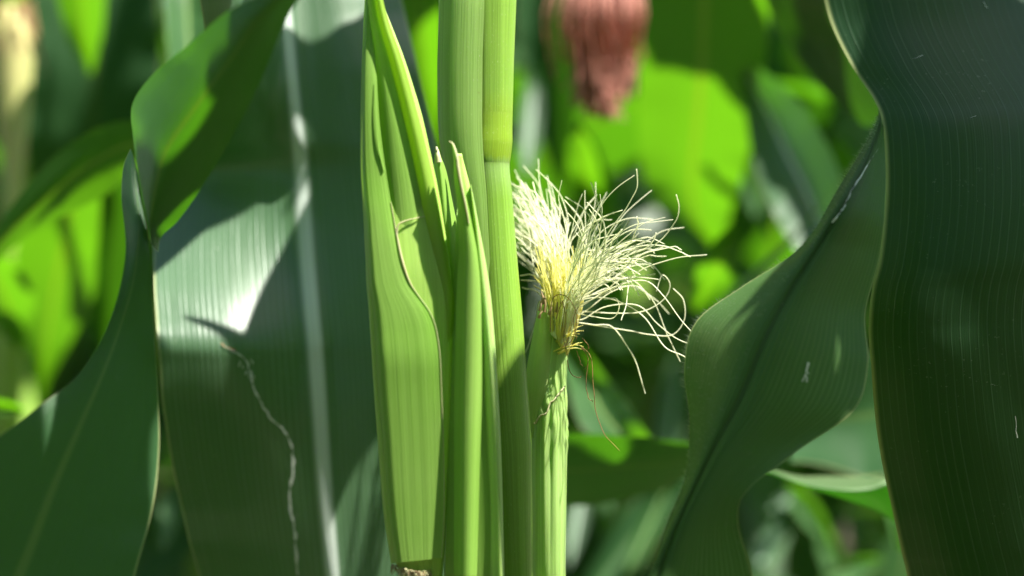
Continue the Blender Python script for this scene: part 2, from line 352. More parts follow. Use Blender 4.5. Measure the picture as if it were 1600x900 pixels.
def make_plant(x, y, seed, label, group, ear=True, tassel=True, azim=None):
    r = random.Random(seed); root = empty('corn_plant', (x, y, 0), label, 'corn plant', group)
    H = 2.15 + r.uniform(-.1, .15); mb = MB(); lean = (r.uniform(-.03, .03), r.uniform(-.03, .03))
    zz = np.linspace(0, H, 30); pts = np.stack([x + lean[0] * zz, y + lean[1] * zz, zz], -1)
    rad = np.interp(zz, [0, .4, 1.2, H], [.014, .0125, .010, .004]); mb.tube(pts, rad, 10)
    mb.build('stalk', M['stalk'], root)
    a = azim if azim is not None else r.uniform(0, pi)
    k = 11; 
    for i in range(k):
        z = .28 + i * (H - .35) / k
        b = MB(); L_ = .55 + .38 * sin(pi * min(1, (i + 1.5) / k)); W_ = .055 + .042 * sin(pi * (i + 1) / (k + 1))
        arch_leaf(b, np.array([x + lean[0] * z, y + lean[1] * z, z]), a + (i % 2) * pi + r.uniform(-.35, .35), L_, W_, r.uniform(58, 76), r.uniform(95, 150),
                  r.uniform(-1.2, 1.2), 0, seed * 31 + i)
        b.build('leaf', M['field'], root)
    if ear:
        b = MB(); z = .95 + r.uniform(-.1, .2); th = a + .5
        b0 = np.array([x + cos(th) * .015, y + sin(th) * .015, z]); dr = np.array([cos(th) * .33, sin(th) * .33, .95]); dr /= np.linalg.norm(dr)
        t = np.linspace(0, 1, 14); b.tube(b0 + dr * t[:, None] * .2, .022 * np.sin(np.clip(t * 2.2 + .35, 0, pi * .93)) ** .7 * 1 + .002, 12)
        eo = b.build('ear', M['husk'], root)
        s = MB(); rr = np.random.default_rng(seed)
        for q in range(26):
            tip = b0 + dr * .2 + rr.normal(0, .02, 3) + dr * .03 + np.array([0, 0, -.01]); s.tube(crom([b0 + dr * .185, b0 + dr * .215 + rr.normal(0, .007, 3), tip], 6), .0009, 3)
        s.build('silk', M['silk_red'], eo)
    if tassel:
        b = MB(); top = pts[-1]; rr = np.random.default_rng(seed + 5)
        for q in range(9):
            a2 = rr.uniform(0, 2 * pi); e = rr.uniform(.1, .5) if q else 0
            tip = top + np.array([cos(a2) * e * .4, sin(a2) * e * .4, .26 - e * .15]); b.tube(crom([top, (top + tip) / 2 + [0, 0, .03], tip], 8), .0025, 4)
        b.build('tassel', M['tassel'], root)
    return root
def copy_tree(o, parent=None):
    c = o.copy(); COL.objects.link(c); c.parent = parent
    if parent: c.location = o.location
    for ch in [q for q in bpy.data.objects if q.parent == o]: copy_tree(ch, c)
    return c

# ================================================================== main plant
ROOT = empty('corn_plant', (P(815, 450, .66)[0] + .02, .66, 0), 'green corn stalk with two husked ears and pale silk, in sharp focus', 'corn plant')
mb = MB(); STK = [(2600, 890, 1010, .665, 58), (1400, 815, 890, .662, 36), (900, 772, 832, .66, 33), (700, 757, 831, .66, 34), (500, 742, 817, .66, 34), (400, 738, 808, .66, 33), (300, 734, 800, .66, 32),
          (262, 731, 796, .66, 32), (245, 727, 797, .66, 33), (225, 728, 800, .66, 34), (205, 730, 800, .66, 33), (180, 728, 801, .66, 33), (100, 726, 803, .66, 34), (0, 722, 807, .66, 35), (-150, 716, 801, .662, 34), (-400, 655, 739, .665, 33), (-700, 580, 662, .67, 32), (-1500, 440, 514, .68, 30), (-3300, 300, 336, .70, 15)]
ring(mb, STK, nu=64, nv=420, smooth=5)
stalk = mb.build('stalk', M['stalk_node'], ROOT)
mb = MB()
sk = np.array(sorted(STK)); nd = []
for y_, o_ in ((262, -1.0), (255, .1), (249, .8), (238, 1.1), (222, .9), (200, .45), (180, .1), (160, -.5)):
    nd.append((y_, np.interp(y_, sk[:, 0], sk[:, 1]) - o_, np.interp(y_, sk[:, 0], sk[:, 2]) + o_, .66, np.interp(y_, sk[:, 0], sk[:, 4]) + o_))
ring(mb, nd, nu=64, nv=60, cap=False, smooth=3)
mb.build('node', M['stalk_node'], stalk)
# sheath wrapping the left and front-left of the upper stalk: its free margin runs down the stalk's face
mb = MB()
ring(mb, [(600, 722, 806, .66, 30), (420, 716, 808, .66, 32), (300, 702, 810, .66, 35), (250, 690, 811, .66, 36), (200, 684, 812, .66, 36.5), (100, 683, 814, .66, 37), (0, 686, 818, .66, 38), (-150, 682, 813, .662, 38), (-400, 622, 748, .665, 37), (-700, 560, 672, .67, 35)],
     nu=48, nv=200, a0=-.9, a1=1.66)
mb.build('sheath', M['sheath'], ROOT)

# ---- ear on the left, wrapped in flat pointed husks
EAR = MB()
ring(EAR, [(a_, b_, c_, d_ - .003, e_ * .55) for a_, b_, c_, d_, e_ in [(905, 640, 690, .635, 15), (880, 612, 694, .633, 24), (800, 600, 698, .632, 30), (700, 592, 703, .632, 33), (560, 581, 708, .632, 33), (430, 574, 706, .632, 30), (300, 568, 686, .634, 24), (180, 569, 660, .637, 16), (90, 571, 632, .64, 9), (0, 572, 596, .644, 4), (-60, 574, 580, .647, 1)]], nu=56, nv=150)
ear1 = EAR.build('ear', M['husk'], ROOT); et = bvh(EAR)
def on(tree, px, py, off=.0006, dd=.632):
    p = drape(tree, px, py, off); return P(px, py, dd) if p is None else p
def to_px(p): d = p[1]; return (p[0] / KPX / d + 800, 450 - (p[2] - CAMZ) / KPX / d, d)
def over(tree, rows, off, lift=None):
    """rows of (px,py) laid over a surface, each point raised by off (number or list across)"""
    o = []
    for r in rows:
        q = []
        for k, (px, py) in enumerate(r):
            f = off[k] if isinstance(off, (list, tuple)) else off
            q.append(to_px(on(tree, px, py, f)))
        o.append(q)
    return o
# front husk: covers the ear's face; its dry free margin curls down the right side
edge = [(581, -30), (584, 40), (588, 110), (593, 190), (603, 268), (616, 345), (621, 372), (628, 405), (640, 440), (654, 462), (671, 486), (682, 515), (688, 560), (690, 610), (693, 700), (694, 800), (690, 872)]
left = [(573, -30), (570, 40), (567, 110), (565, 190), (565, 268), (570, 345), (571, 372), (573, 405), (574, 440), (576, 462), (578, 486), (580, 515), (583, 560), (586, 610), (593, 700), (601, 800), (613, 880)]
rows = []
for (ex, ey), (lx, ly) in zip(edge, left):
    q = []
    for k, f in enumerate((0, .05, .14, .3, .5, .7, .88, 1)):
        x = lx + (ex - lx) * f; y = ly + (ey - ly) * f
        d = np.interp(y, [-30, 90, 180, 300, 430, 560, 900], [.6300, .6275, .6266, .6260, .6250, .6238, .6260]) + (.0075 if f < .5 else .0006) * abs(2 * f - 1) ** (9 if f < .5 else 2)
        q.append((x - (2 if k == 0 else 0), y, d))
    rows.append(q)
hk = MB(); gr = sheet(hk, rows, nu=36, nv=120)
hl = hk.build('husk_leaf', M['husk_leaf'], ear1)
dm = MB(); ep = gr[:, -1] + np.array([0, -.0002, 0])
ep = ep[34:]; k = np.linspace(0, 1, len(ep)); dm.tube(ep, .0001 + .0003 * np.exp(-((k - .2) / .12) ** 2), 6)
dm.tube(crom([P(664, 338, .628), P(650, 341, .627), P(634, 345, .6265), P(622, 352, .626), P(620, 372, .626)], 16), np.linspace(.00012, .00032, 16), 6)
dm.build('dry_margin', M['dry'], hl)
# second husk layer with a thick pale yellow-green margin on the right
mr = [(590, -40), (606, 30), (627, 90), (646, 155), (664, 225), (681, 300), (696, 380), (706, 440), (710, 472), (708, 520), (700, 600), (697, 700)]
wd = [10, 14, 19, 22, 24, 26, 28, 28, 24, 18, 12, 8]
rows = [[(x - w_, y + 3, .6275 + .0002 * i), (x - w_ * .62, y + 1, .6255 + .0002 * i), (x - w_ * .2, y, .626 + .0002 * i), (x, y - 1, .630), (x - w_ * .3, y, .636)] for i, ((x, y), w_) in enumerate(zip(mr, wd))]
mg = MB(); sheet(mg, rows, nu=18, nv=110)
mg.build('husk_leaf', M['husk_pale'], ear1)
inner = [[(571, y, .633), (580 + (y) * .05, y, .6265), (x - w_ * .75, y + 2, .629)] for (x, y), w_ in list(zip(mr, wd))[:11]]
inner = [[(max(563, 572 - abs(y) * .04) if y < 270 else 568 + (y - 270) * .055, y, .634), ((571 + x) / 2 - 8, y, .6275), (x - w_ * .7, y + 2, .6285)] for (x, y), w_ in list(zip(mr, wd))[:11]]
ih = MB(); sheet(ih, inner, nu=16, nv=80)
ih.build('husk_leaf', M['husk_leaf'], ear1)
tip = MB(); tip.tube(crom([P(585, 130, .627), P(586, 180, .6262), P(590, 225, .626), P(599, 266, .6262)], 30), np.linspace(.0001, .00035, 30), 6)
tip.build('husk_rib', M['husk_leaf'], ear1)
# torn brown hairy foot of the husk
ft = MB()
for i in range(240):
    f = i / 239; x = 612 + 80 * f; y = 884 + 11 * sin(min(1, f * 1.6) * 1.7) - (26 * (f - .6) ** 2 * 4 if f > .6 else 0) + random.uniform(-3, 3)
    p = P(x, y, .6245 + .012 * (f - .45) ** 2 * 4); q = p + np.array([random.uniform(-.0006, .0006), random.uniform(-.0005, .0005), random.uniform(-.0032, .0006)])
    ft.tube(np.array([p, (p + q) / 2 + rng.normal(0, .0003, 3), q]), [.0002, .00016, .00005], 4, 0 if random.random() < .6 else 1)
ft.build('torn_base', [M['dry'], M['brown']], ear1)

# ---- middle ear: narrow young ear between the left ear and the stalk
E2 = MB()
ring(E2, [(a_, b_, c_, d_ - .003, e_ * .62) for a_, b_, c_, d_, e_ in [(1150, 705, 800, .640, 42), (1000, 697, 790, .638, 42), (900, 694, 786, .636, 42), (800, 697, 784, .635, 41), (700, 698, 781, .635, 39), (600, 701, 776, .635, 36), (500, 706, 770, .636, 32), (430, 712, 762, .637, 27), (360, 719, 749, .639, 18), (300, 722, 737, .641, 10), (262, 716, 728, .643, 5), (240, 711, 719, .644, 2)]], nu=56, nv=150,
     lobes=lambda a, py: 1 + .02 * np.cos(5 * a + 1) + .012 * np.cos(11 * a))
ear2 = E2.build('ear', M['husk'], ROOT); e2t = bvh(E2)
a = [(716, 300), (712, 360), (709, 430), (706, 500), (702, 600), (699, 700), (698, 800), (696, 900), (698, 1000)]
b = [(723, 300), (731, 360), (742, 430), (750, 500), (757, 600), (762, 700), (765, 800), (768, 900), (772, 1000)]
hs = MB(); rows = [[(p[0] + (q[0] - p[0]) * f, p[1], (on(e2t, min(max(p[0] + (q[0] - p[0]) * f, p[0] + 6), q[0]), p[1], .0012, .63)[1])) for f in (0, .3, .65, 1)] for p, q in zip(a, b)]
sheet(hs, rows, nu=18, nv=90); hs.build('husk_leaf', M['husk_leaf'], ear2)
# folded outer husk on its right with a hairy bright ridge
rg = [(737, 305), (747, 350), (757, 410), (765, 470), (771, 540), (776, 620), (780, 700), (783, 800), (785, 900), (788, 1000)]
tp = [.04, .35, .75, 1, 1, 1, 1, 1, 1, 1]
rg[0] = (736, 288)
rows = [[(x - (20 + i) * k, y, .626 + .0004 * i), (x - 10 * k, y, .6225 + .0004 * i), (x - 1 * k, y, .625), (x + 3 * k, y, .632), (x + 1 * k, y, .642)] for i, ((x, y), k) in enumerate(zip(rg, tp))]
hs = MB(); sheet(hs, rows, nu=18, nv=110); hs.build('husk_leaf', M['husk_soft'], ear2)
# bright narrow husk blade in front with a dry brown tip
cl = [(707, 226, 1), (713, 250, 4), (716, 275, 7), (722, 310, 9), (728, 350, 12), (733, 400, 17), (734, 460, 21), (733, 540, 22), (731, 640, 22), (729, 760, 20), (727, 900, 18)]
rows = [[(x - w_, y, .625), (x - w_ * .3, y, .6215), (x + w_ * .5, y, .6215), (x + w_, y, .6255)] for x, y, w_ in cl]
hs = MB(); sheet(hs, rows, nu=14, nv=90); h3 = hs.build('husk_leaf', M['husk_leaf'], ear2)
tb = MB(); tb.tube(crom([P(702, 221, .6235), P(708, 226, .6225), P(714, 245, .6215), P(716, 262, .6212), (P(721, 290, .6208)), P(728, 322, .6208), P(733, 350, .621)], 40), np.r_[np.linspace(.0002, .0005, 20), np.linspace(.0005, .0002, 20)], 6)
tb.build('dry_tip', M['dry'], h3)
# a further husk tip seen between the two ears
cl = [(683, 233, 1), (684, 245, 5), (688, 270, 10), (693, 320, 15), (700, 380, 20), (706, 450, 24), (708, 560, 26)]
rows = [[(x - w_, y, .645), (x, y, .640), (x + w_, y, .645)] for x, y, w_ in cl]
hs = MB(); sheet(hs, rows, nu=12, nv=60); h4 = hs.build('husk_leaf', M['husk_leaf'], ear2)
tb = MB(); tb.tube(crom([P(682, 230, .6435), P(684, 240, .6405), P(686, 254, .640)], 12), np.linspace(.0003, .0010, 12), 6); tb.build('dry_tip', M['dry'], h4)

# ---- silking ear to the right of the stalk
E3 = MB()
def crump(a, py):
    z = math.exp(-((py - 655) / 42) ** 2); return 1 + z * (.06 * np.sin(a * 5 + py * .07) + .05 * np.sin(a * 9 - py * .16 + 2 * np.sin(py * .05))) + .010 * np.sin(a * 13) + .007 * np.sin(a * 29 + 1)
ring(E3, [(1150, 848, 896, .672, 28), (1000, 838, 888, .668, 29), (900, 830, 884.5, .665, 30), (800, 829, 886, .664, 31), (720, 830, 887, .664, 31), (690, 830, 889, .664, 32), (660, 829, 889, .664, 33), (630, 826, 886, .664, 32), (590, 824, 886, .664, 30), (550, 829, 890, .664, 29), (520, 836, 890, .664, 25), (500, 842, 886, .664, 19), (480, 852, 880, .664, 10)], nu=64, nv=240, lobes=crump)
ear3 = E3.build('ear', M['husk_soft'], ROOT); e3t = bvh(E3)
hs = MB()
a = [(850, 464), (842, 485), (836, 510), (830, 540), (824, 575), (822, 610), (824, 650), (828, 690)]
b = [(853, 466), (862, 486), (868, 512), (869, 545), (869, 580), (866, 612), (852, 650), (838, 690)]
rows = [[(p[0] + (q[0] - p[0]) * f, p[1] + (q[1] - p[1]) * f, .6555 + .004 * (2 * f - .9) ** 2 + (.002 if k > 5 else 0) * (k - 5)) for f in (0, .3, .65, 1)] for k, (p, q) in enumerate(zip(a, b))]
sheet(hs, rows, nu=20, nv=60); h5 = hs.build('husk_leaf', M['husk_brightened'], ear3)
tb = MB()
for (x, y, l) in ((849, 466, 26), (846, 478, 20), (853, 476, 30), (851, 468, 16), (886, 478, 22), (882, 484, 18), (872, 480, 20), (861, 486, 16), (845, 492, 14)):
    tb.tube(crom([P(x - 2, y + l * .4, .6535), P(x, y, .653), P(x + random.uniform(-3, 4), y - l * .4, .653)], 10), np.linspace(.0006, .0002, 10), 6)
tb.build('brown_tip', M['brown'], h5)
# rumpled collar where the shank meets the husk
rows = []
def ytop(x): return 664 - 58 * ((x - 831) / 54) ** 1.3 + 5 * vnoise(x * .11, 2) + 3 * vnoise(x * .37, 5)
for f in np.linspace(0, 1, 15):
    rows.append([(x, 940 + (ytop(x) - 940) * f) for x in np.linspace(832.5, 884.5, 12)])
rows = over(e3t, rows, .0004)
rows = [[(x, y, d - .0007 * (1 - (2 * k / 11 - 1) ** 8) - (.0006 * i / 14 * (1 + sin(k * 1.9)))) for k, (x, y, d) in enumerate(r)] for i, r in enumerate(rows)]
rk = MB(); gk = sheet(rk, rows, nu=40, nv=90)
hk2 = rk.build('husk_leaf', M['husk_soft'], ear3)
rk = MB(); rk.tube(gk[-1] + np.array([0, -.0002, 0]), .00028, 5); rk.build('dry_margin', M['dry'], hk2)

# silk: long fine threads, each with its own path
silk = MB()
def hairy_strand(mb, pts, r0, r1, n=40, hairs=True, mat=0):
    c = crom(np.array(pts), n); w1 = rng.integers(0, 999); t = np.linspace(0, 1, n)
    c = c + np.stack([vnoise(t * 9, w1), vnoise(t * 9, w1 + 1), vnoise(t * 9, w1 + 2)], -1) * .00035 * t[:, None]
    mb.tube(c, np.linspace(r0, r1, n), 5, mat)
    if hairs:
        L_ = np.linalg.norm(np.diff(c, axis=0), axis=1).sum()
        for q in range(int(L_ / .00055)):
            f = random.random() ** .8 * (n - 2); i = int(f); p = c[i] + (c[i + 1] - c[i]) * (f - i); tg = c[i + 1] - c[i]; tg /= np.linalg.norm(tg) + 1e-9
            d = rng.normal(0, 1, 3); d -= tg * d.dot(tg); d /= np.linalg.norm(d) + 1e-9
            d2 = np.cross(d, tg) * .00006; mb.tri(p + d2, p - d2, p + (d + tg * .8) * random.uniform(.0003, .0006), mat)
def S(pts, d0=.652, d1=None, r0=.0003, r1=.0002, **k):
    d1 = d0 if d1 is None else d1; m_ = len(pts) - 1
    hairy_strand(silk, [P(x, y, d0 + (d1 - d0) * i / m_) for i, (x, y) in enumerate(pts)], r0, r1, **k)
traced = [
 [(900, 470), (928, 410), (955, 360), (985, 318), (1000, 290), (998, 262)],
 [(905, 465), (940, 420), (985, 398), (1030, 380), (1060, 345), (1066, 322), (1062, 302)],
 [(905, 480), (960, 452), (1010, 420), (1060, 402), (1112, 396)],
 [(905, 450), (950, 405), (1000, 385), (1040, 383), (1068, 392), (1084, 402)],
 [(912, 500), (950, 480), (1000, 478), (1030, 505), (1060, 528), (1090, 540), (1118, 543)],
 [(900, 505), (930, 508), (960, 512), (985, 545), (1002, 580), (1012, 617)],
 [(912, 490), (960, 455), (1000, 448), (1030, 480), (1050, 530), (1068, 568)],
 [(910, 480), (960, 450), (1010, 438), (1040, 460), (1070, 500), (1098, 530), (1120, 545)],
 [(915, 507), (950, 512), (990, 518), (1020, 524), (1055, 524), (1074, 500), (1072, 470), (1056, 452)],
 [(910, 470), (960, 468), (1010, 496), (1045, 545), (1078, 562), (1102, 590)],
 [(908, 488), (960, 490), (1005, 488), (1040, 470), (1052, 445), (1040, 430), (1030, 455)],
 [(905, 460), (945, 440), (985, 398), (1010, 388), (1024, 375), (1030, 362)],
 [(905, 450), (935, 410), (960, 390), (990, 375), (1000, 350), (998, 335)],
 [(890, 440), (905, 380), (925, 350), (950, 335), (975, 325)],
 [(885, 440), (890, 390), (900, 340), (905, 315), (912, 300)],
 [(885, 430), (880, 380), (862, 340), (840, 300), (812, 288), (800, 284)],
 [(885, 430), (870, 370), (850, 330), (825, 310), (798, 306)],
 [(880, 430), (862, 380), (842, 345), (820, 330), (799, 322)],
 [(878, 420), (868, 360), (850, 320), (838, 300), (833, 280)],
 [(878, 440), (855, 400), (830, 375), (808, 362), (802, 360)],
 [(876, 450), (852, 410), (828, 385), (808, 378)],
 [(872, 462), (850, 440), (832, 428), (812, 430)],
 [(868, 470), (850, 450), (838, 440), (815, 436)],
 [(862, 478), (846, 462), (832, 452), (815, 450)],
 [(846, 470), (838, 500), (830, 530), (823, 553)],
 [(905, 470), (935, 450), (985, 420), (1010, 395), (1055, 385), (1070, 388)],
 [(895, 450), (925, 400), (932, 360), (920, 330), (885, 305)],
 [(900, 450), (945, 400), (948, 350), (930, 325), (918, 312)],
 [(895, 450), (915, 405), (912, 370), (900, 345), (888, 330)],
 [(900, 460), (930, 430), (950, 400), (962, 370), (975, 358)],
 [(905, 470), (945, 455), (970, 438), (985, 440), (982, 470), (975, 500)],
 [(900, 490), (925, 495), (960, 498), (972, 480), (965, 465), (945, 470)],
 [(905, 470), (950, 430), (1000, 405), (1025, 398), (1045, 400)],
 [(905, 465), (945, 430), (990, 395), (1020, 388), (1026, 396)],
]
for i, pts in enumerate(traced):
    base = [(858 + (i * 13) % 50, 556 - (i * 7) % 24), (866 + (i * 13) % 40, 512)]
    dd = .648 + random.uniform(-.012, .012); de = dd + random.uniform(-.02, .012)
    if i == 10 or i == 8: de = .66
    if pts[-1][0] < 850: de = .672
    base = [(864 + (i * 13) % 24, 530 - (i * 7) % 24), (866 + (i * 13) % 34, 500)]
    S(base + pts, .660, de, .00022, random.choice((.00014, .00016, .00019)), n=56)
# fan of many more threads filling the tuft
for i in range(215):
    wild = .3 if random.random() < .3 else .14
    u = random.random(); bx = 860 + 30 * u; by = 522 + 26 * u; left_ = u < .46
    if left_: ang = R(random.triangular(82, 128, 104)); ln = random.triangular(80, 240, 170); curl = random.triangular(-.1, .95, .45)
    else: ang = R(random.triangular(8, 108, 58)); ln = random.triangular(50, 235, 110); curl = random.choice((-1, -1, 1)) * random.uniform(.05, 1.5)
    cx, cy = 862 + u * 46, 478 - random.random() * 26
    pts = [(bx, by), (bx * .5 + cx * .5, (by + cy) / 2), (cx, cy)]; x, y = cx, cy; aa = ang * .6 + pi / 2 * .4
    for s_ in range(6):
        aa += (ang - aa) * .35 + curl * .55 * (s_ / 5) ** 1.3 + random.uniform(-wild, wild)
        x += cos(aa) * ln / 6; y -= sin(aa) * ln / 6; pts.append((x, y))
    dmin = .70 if any(x < 799 for x, _ in pts) else None
    d0 = .659 + random.uniform(-.004, .004); d1 = .652 + random.uniform(-.04, .03)
    if left_: d1 = .668 + random.uniform(-.006, .03)
    S(pts, d0, dmin or d1, .0002, random.uniform(.0001, .00017), n=44, hairs=random.random() < .6)
so_ = silk.build('silk', M['silk'], ear3)
sb = MB()
for i in range(170):   # yellow inner threads packed where the silk leaves the husk
    u = random.random(); d = .6525 + random.uniform(0, .018) + .006 * abs(u - .5)
    p = [P(866 + 22 * u, 530 + 30 * u * random.uniform(.7, 1), d + .004), P(858 + 42 * u, 505 + 18 * u, d - .001), P(852 + 62 * u, 462 + random.uniform(-8, 8), d - .001), P(842 + 84 * u + random.uniform(-12, 12), 405 + random.uniform(-25, 45), d)]
    sb.tube(crom(p, 16), np.linspace(.0003, .00014, 16), 5)
for i in range(9):    # short frayed ends leaving the tip of the husk
    x0, y0 = 884 + random.uniform(-8, 4), 528 + random.uniform(-24, 26); dx, dy = random.uniform(10, 30), random.uniform(-26, 4)
    sb.tube(crom([P(x0 - 14, y0 + 6, .660), P(x0, y0, .654), P(x0 + dx * .6, y0 + dy * .6 - 3, .652), P(x0 + dx, y0 + dy, .653)], 10), np.linspace(.00028, .0001, 10), 5)
sb.build('silk', M['silk_base'], ear3)
bs = MB()
for pts in ([(861, 520), (862, 480), (868, 463), (882, 461), (896, 474), (903, 492), (901, 520), (893, 536), (880, 545)],
            [(905, 480), (898, 500), (902, 530), (890, 548)], [(880, 470), (886, 500), (882, 530), (889, 560)],
            [(910, 545), (918, 555), (921, 568), (914, 580)], [(903, 550), (908, 566), (912, 575)],
            [(905, 540), (925, 560), (930, 610), (935, 650), (950, 685), (972, 710)], [(921, 570), (918, 600), (922, 625), (930, 632)],
            [(888, 565), (893, 585), (905, 593), (910, 590)], [(870, 500), (876, 480), (881, 470)], [(912, 530), (922, 542), (920, 550)]):
    hairy_strand(bs, [P(x, y, .6385 + i * .0006) for i, (x, y) in enumerate(pts)], .00016, .0001, 44, False)
bs.build('withered_silk', M['silk_brown'], ear3)
ear3.location.y += .013

# ================================================================== nearby leaves
def leaf(name_label, cat='leaf', mat='blade', parts=(), **k): pass
# broad leaf with a white midrib, behind the ears
L1 = MB()
rows = []
data = [(-170, 290, 436, 560, .66, .77, .81), (-60, 300, 440, 610, .68, .765, .79), (60, 320, 451, 642, .705, .76, .775), (150, 318, 459, 664, .738, .757, .766), (215, 285, 466, 679, .765, .756, .760),
        (265, 262, 471, 688, .778, .758, .756), (330, 244, 475, 698, .766, .755, .752), (400, 238, 480, 704, .748, .748, .749), (480, 240, 487, 708, .727, .739, .747), (530, 245, 492, 710, .719, .735, .745), (570, 248, 495, 711, .719, .734, .744),
        (640, 255, 500, 712, .725, .733, .742), (760, 275, 508, 712, .738, .733, .74), (900, 312, 520, 712, .75, .732, .738), (1060, 360, 535, 712, .77, .73, .736), (1300, 450, 560, 700, .775, .73, .735)]
for y, xl, xm, xr, dl, dm_, dr in data:
    rows.append([(xl, y, dl), (xl * .52 + xm * .48, y + 3, dl * .7 + dm_ * .3 - .001), (xm, y, dm_), (xr * .5 + xm * .5, y, (dr + dm_) / 2 - .004), (xr, y, dr)])
sheet(L1, rows, nu=41, nv=220, ripple=.0025, rs=3, fold=.0018)
t1 = bvh(L1)
# dried pale scar running down the blade, and a small brown wound above it
pts = [(350, 541), (362, 548), (371, 553), (384, 562), (391, 580), (396, 604), (404, 622), (412, 636), (424, 654), (440, 668), (450, 684), (457, 706), (459, 735), (454, 762), (452, 790), (459, 820), (462, 850), (466, 898)]
def scar(mb, tree, pts, w0, w1, mat, rag=.5, n=170):
    c = crom(np.array(pts, float), n); l = []; 
    for i, (x, y) in enumerate(c):
        x += 1.6 * vnoise(i * .35, 3); wv = (w0 + (w1 - w0) * i / n) * (1 + rag * vnoise(i * .5, 8)); q = [drape(tree, x + s_ * wv, y, .0005) for s_ in (-1, 0, 1)]
        if any(z is None for z in q): continue
        l.append(q)
    l = np.array(l); mb.grid(l, np.zeros(l.shape[:2] + (2,)), mat)
scar(L1, t1, pts, .9, 1.7, 1, 1.0)
scar(L1, t1, [(345, 536), (352, 542), (362, 545), (370, 549)], 3.4, 2, 2, .8, 30)
for i in range(12):
    x, y = 385 + random.uniform(-12, 14), 575 + random.uniform(-22, 20)
    scar(L1, t1, [(x, y), (x + random.uniform(-3, 3), y + 5)], .6, 1.0, 1, .3, 6)
o = L1.build('corn_leaf', [M['blade'], M['scar'], M['brown']])
tag(o, 'broad blue-green corn leaf with thick white midrib and pale ragged scar, behind the ears', 'corn leaf')

# twisted leaf left of it
L2 = MB()
rows = [[(470, -70, .530), (476, -70, .531), (490, -70, .535)],
        [(418, -15, .548), (448, -12, .545), (478, -20, .553)],
        [(355, 18, .565), (402, 32, .556), (448, 30, .566)],
        [(296, 68, .582), (355, 100, .570), (417, 105, .578)],
        [(242, 113, .602), (305, 168, .583), (382, 178, .590)],
        [(207, 162, .618), (262, 230, .594), (345, 245, .602)],
        [(207, 215, .620), (246, 280, .601), (311, 300, .612)],
        [(216, 275, .616), (238, 325, .607), (277, 346, .618)],
        [(228, 338, .614), (236, 356, .611), (252, 370, .620)],
        [(233, 372, .616), (238, 384, .615), (246, 395, .622)]]
sheet(L2, rows, nu=31, nv=120, ripple=.001, umap=(0.02, .98))
rows = [[(-330, 900, .560), (-60, 1060, .575), (170, 1090, .590)],
        [(-230, 830, .565), (-8, 980, .580), (190, 980, .594)],
        [(-120, 755, .572), (38, 880, .586), (215, 885, .600)],
        [(-15, 690, .582), (82, 765, .592), (240, 790, .606)],
        [(65, 632, .592), (125, 665, .598), (249, 700, .610)],
        [(125, 582, .602), (160, 585, .604), (247, 620, .612)],
        [(172, 500, .610), (188, 510, .610), (243, 545, .613)],
        [(196, 400, .617), (210, 430, .612), (239, 480, .614)],
        [(190, 310, .626), (217, 350, .614), (236, 410, .613)],
        [(192, 262, .630), (212, 290, .622), (228, 345, .616)],
        [(204, 232, .632), (210, 250, .627), (220, 290, .620)]]
sheet(L2, rows, nu=31, nv=150, ripple=.001, rs=5)
t2l = bvh(L2); o = L2.build('corn_leaf', M['twist'])
tag(o, 'twisted corn leaf curling up beside the white-ribbed leaf, glowing green near its top', 'corn leaf')

# sharp twisted leaf right of the silk
R1 = MB()
rows = [[(1372, 120, .73), (1375, 120, .73), (1378, 120, .73)],
        [(1373, 172, .69), (1376, 172, .688), (1380, 172, .69)],
        [(1362, 207, .655), (1369, 215, .650), (1382, 230, .652)],
        [(1313, 290, .632), (1328, 303, .622), (1383, 330, .634)],
        [(1252, 385, .632), (1281, 383, .616), (1373, 405, .632)],
        [(1160, 448, .634), (1234, 458, .612), (1352, 490, .628)],
        [(1088, 503, .636), (1194, 535, .608), (1357, 570, .622)],
        [(1069, 575, .634), (1158, 622, .606), (1335, 642, .615)],
        [(1077, 655, .630), (1118, 698, .605), (1240, 710, .608)],
        [(1072, 735, .622), (1086, 763, .604), (1168, 765, .604)],
        [(1044, 815, .614), (1058, 825, .602), (1153, 812, .606)],
        [(1018, 895, .608), (1030, 900, .600), (1172, 885, .610)],
        [(990, 990, .600), (1004, 995, .598), (1195, 985, .614)],
        [(940, 1120, .59), (960, 1120, .595), (1190, 1110, .618)]]
G = sheet(R1, rows, nu=141, nv=200, ripple=.0012, rs=7, groove=.00028, fold=-.0012)
tr1 = bvh(R1)
scar(R1, tr1, [(1372, 232), (1352, 262), (1330, 300), (1318, 325), (1300, 348)], .5, 1.4, 1, 1.2, 60)
scar(R1, tr1, [(1263, 566), (1260, 578), (1262, 584)], 2.6, 2.0, 1, .5, 14)
scar(R1, tr1, [(1258, 584), (1254, 596)], 1.4, 1.6, 1, .5, 10)
scar(R1, tr1, [(1259, 586), (1261, 597)], 1.2, 1.8, 1, .5, 10)
r1 = R1.build('corn_leaf', [M['sharp'], M['scar']])
tag(r1, 'sharply focused twisted corn leaf with fine hairs along its folded edge, right of the silk', 'corn leaf')
hr = MB()
for i in range(1500):
    j = random.randrange(20, 185); jf = random.random(); k_ = 0 if random.random() < .45 else random.randrange(0, 62)
    p = G[j, k_] * (1 - jf) + G[j + 1, k_] * jf; l = random.uniform(.0008, .0022) * (1.0 if k_ == 0 else .7)
    dv = np.array([-.75, -.45, .25]) + rng.normal(0, .3, 3); q = p + dv * l
    s_ = np.array([.00004, 0, .00004]); hr.tri(p - s_, p + s_, q)
hr.build('leaf_hair', M['hair'], r1)
tag(bpy.data.objects['leaf_hair'], kind='stuff')

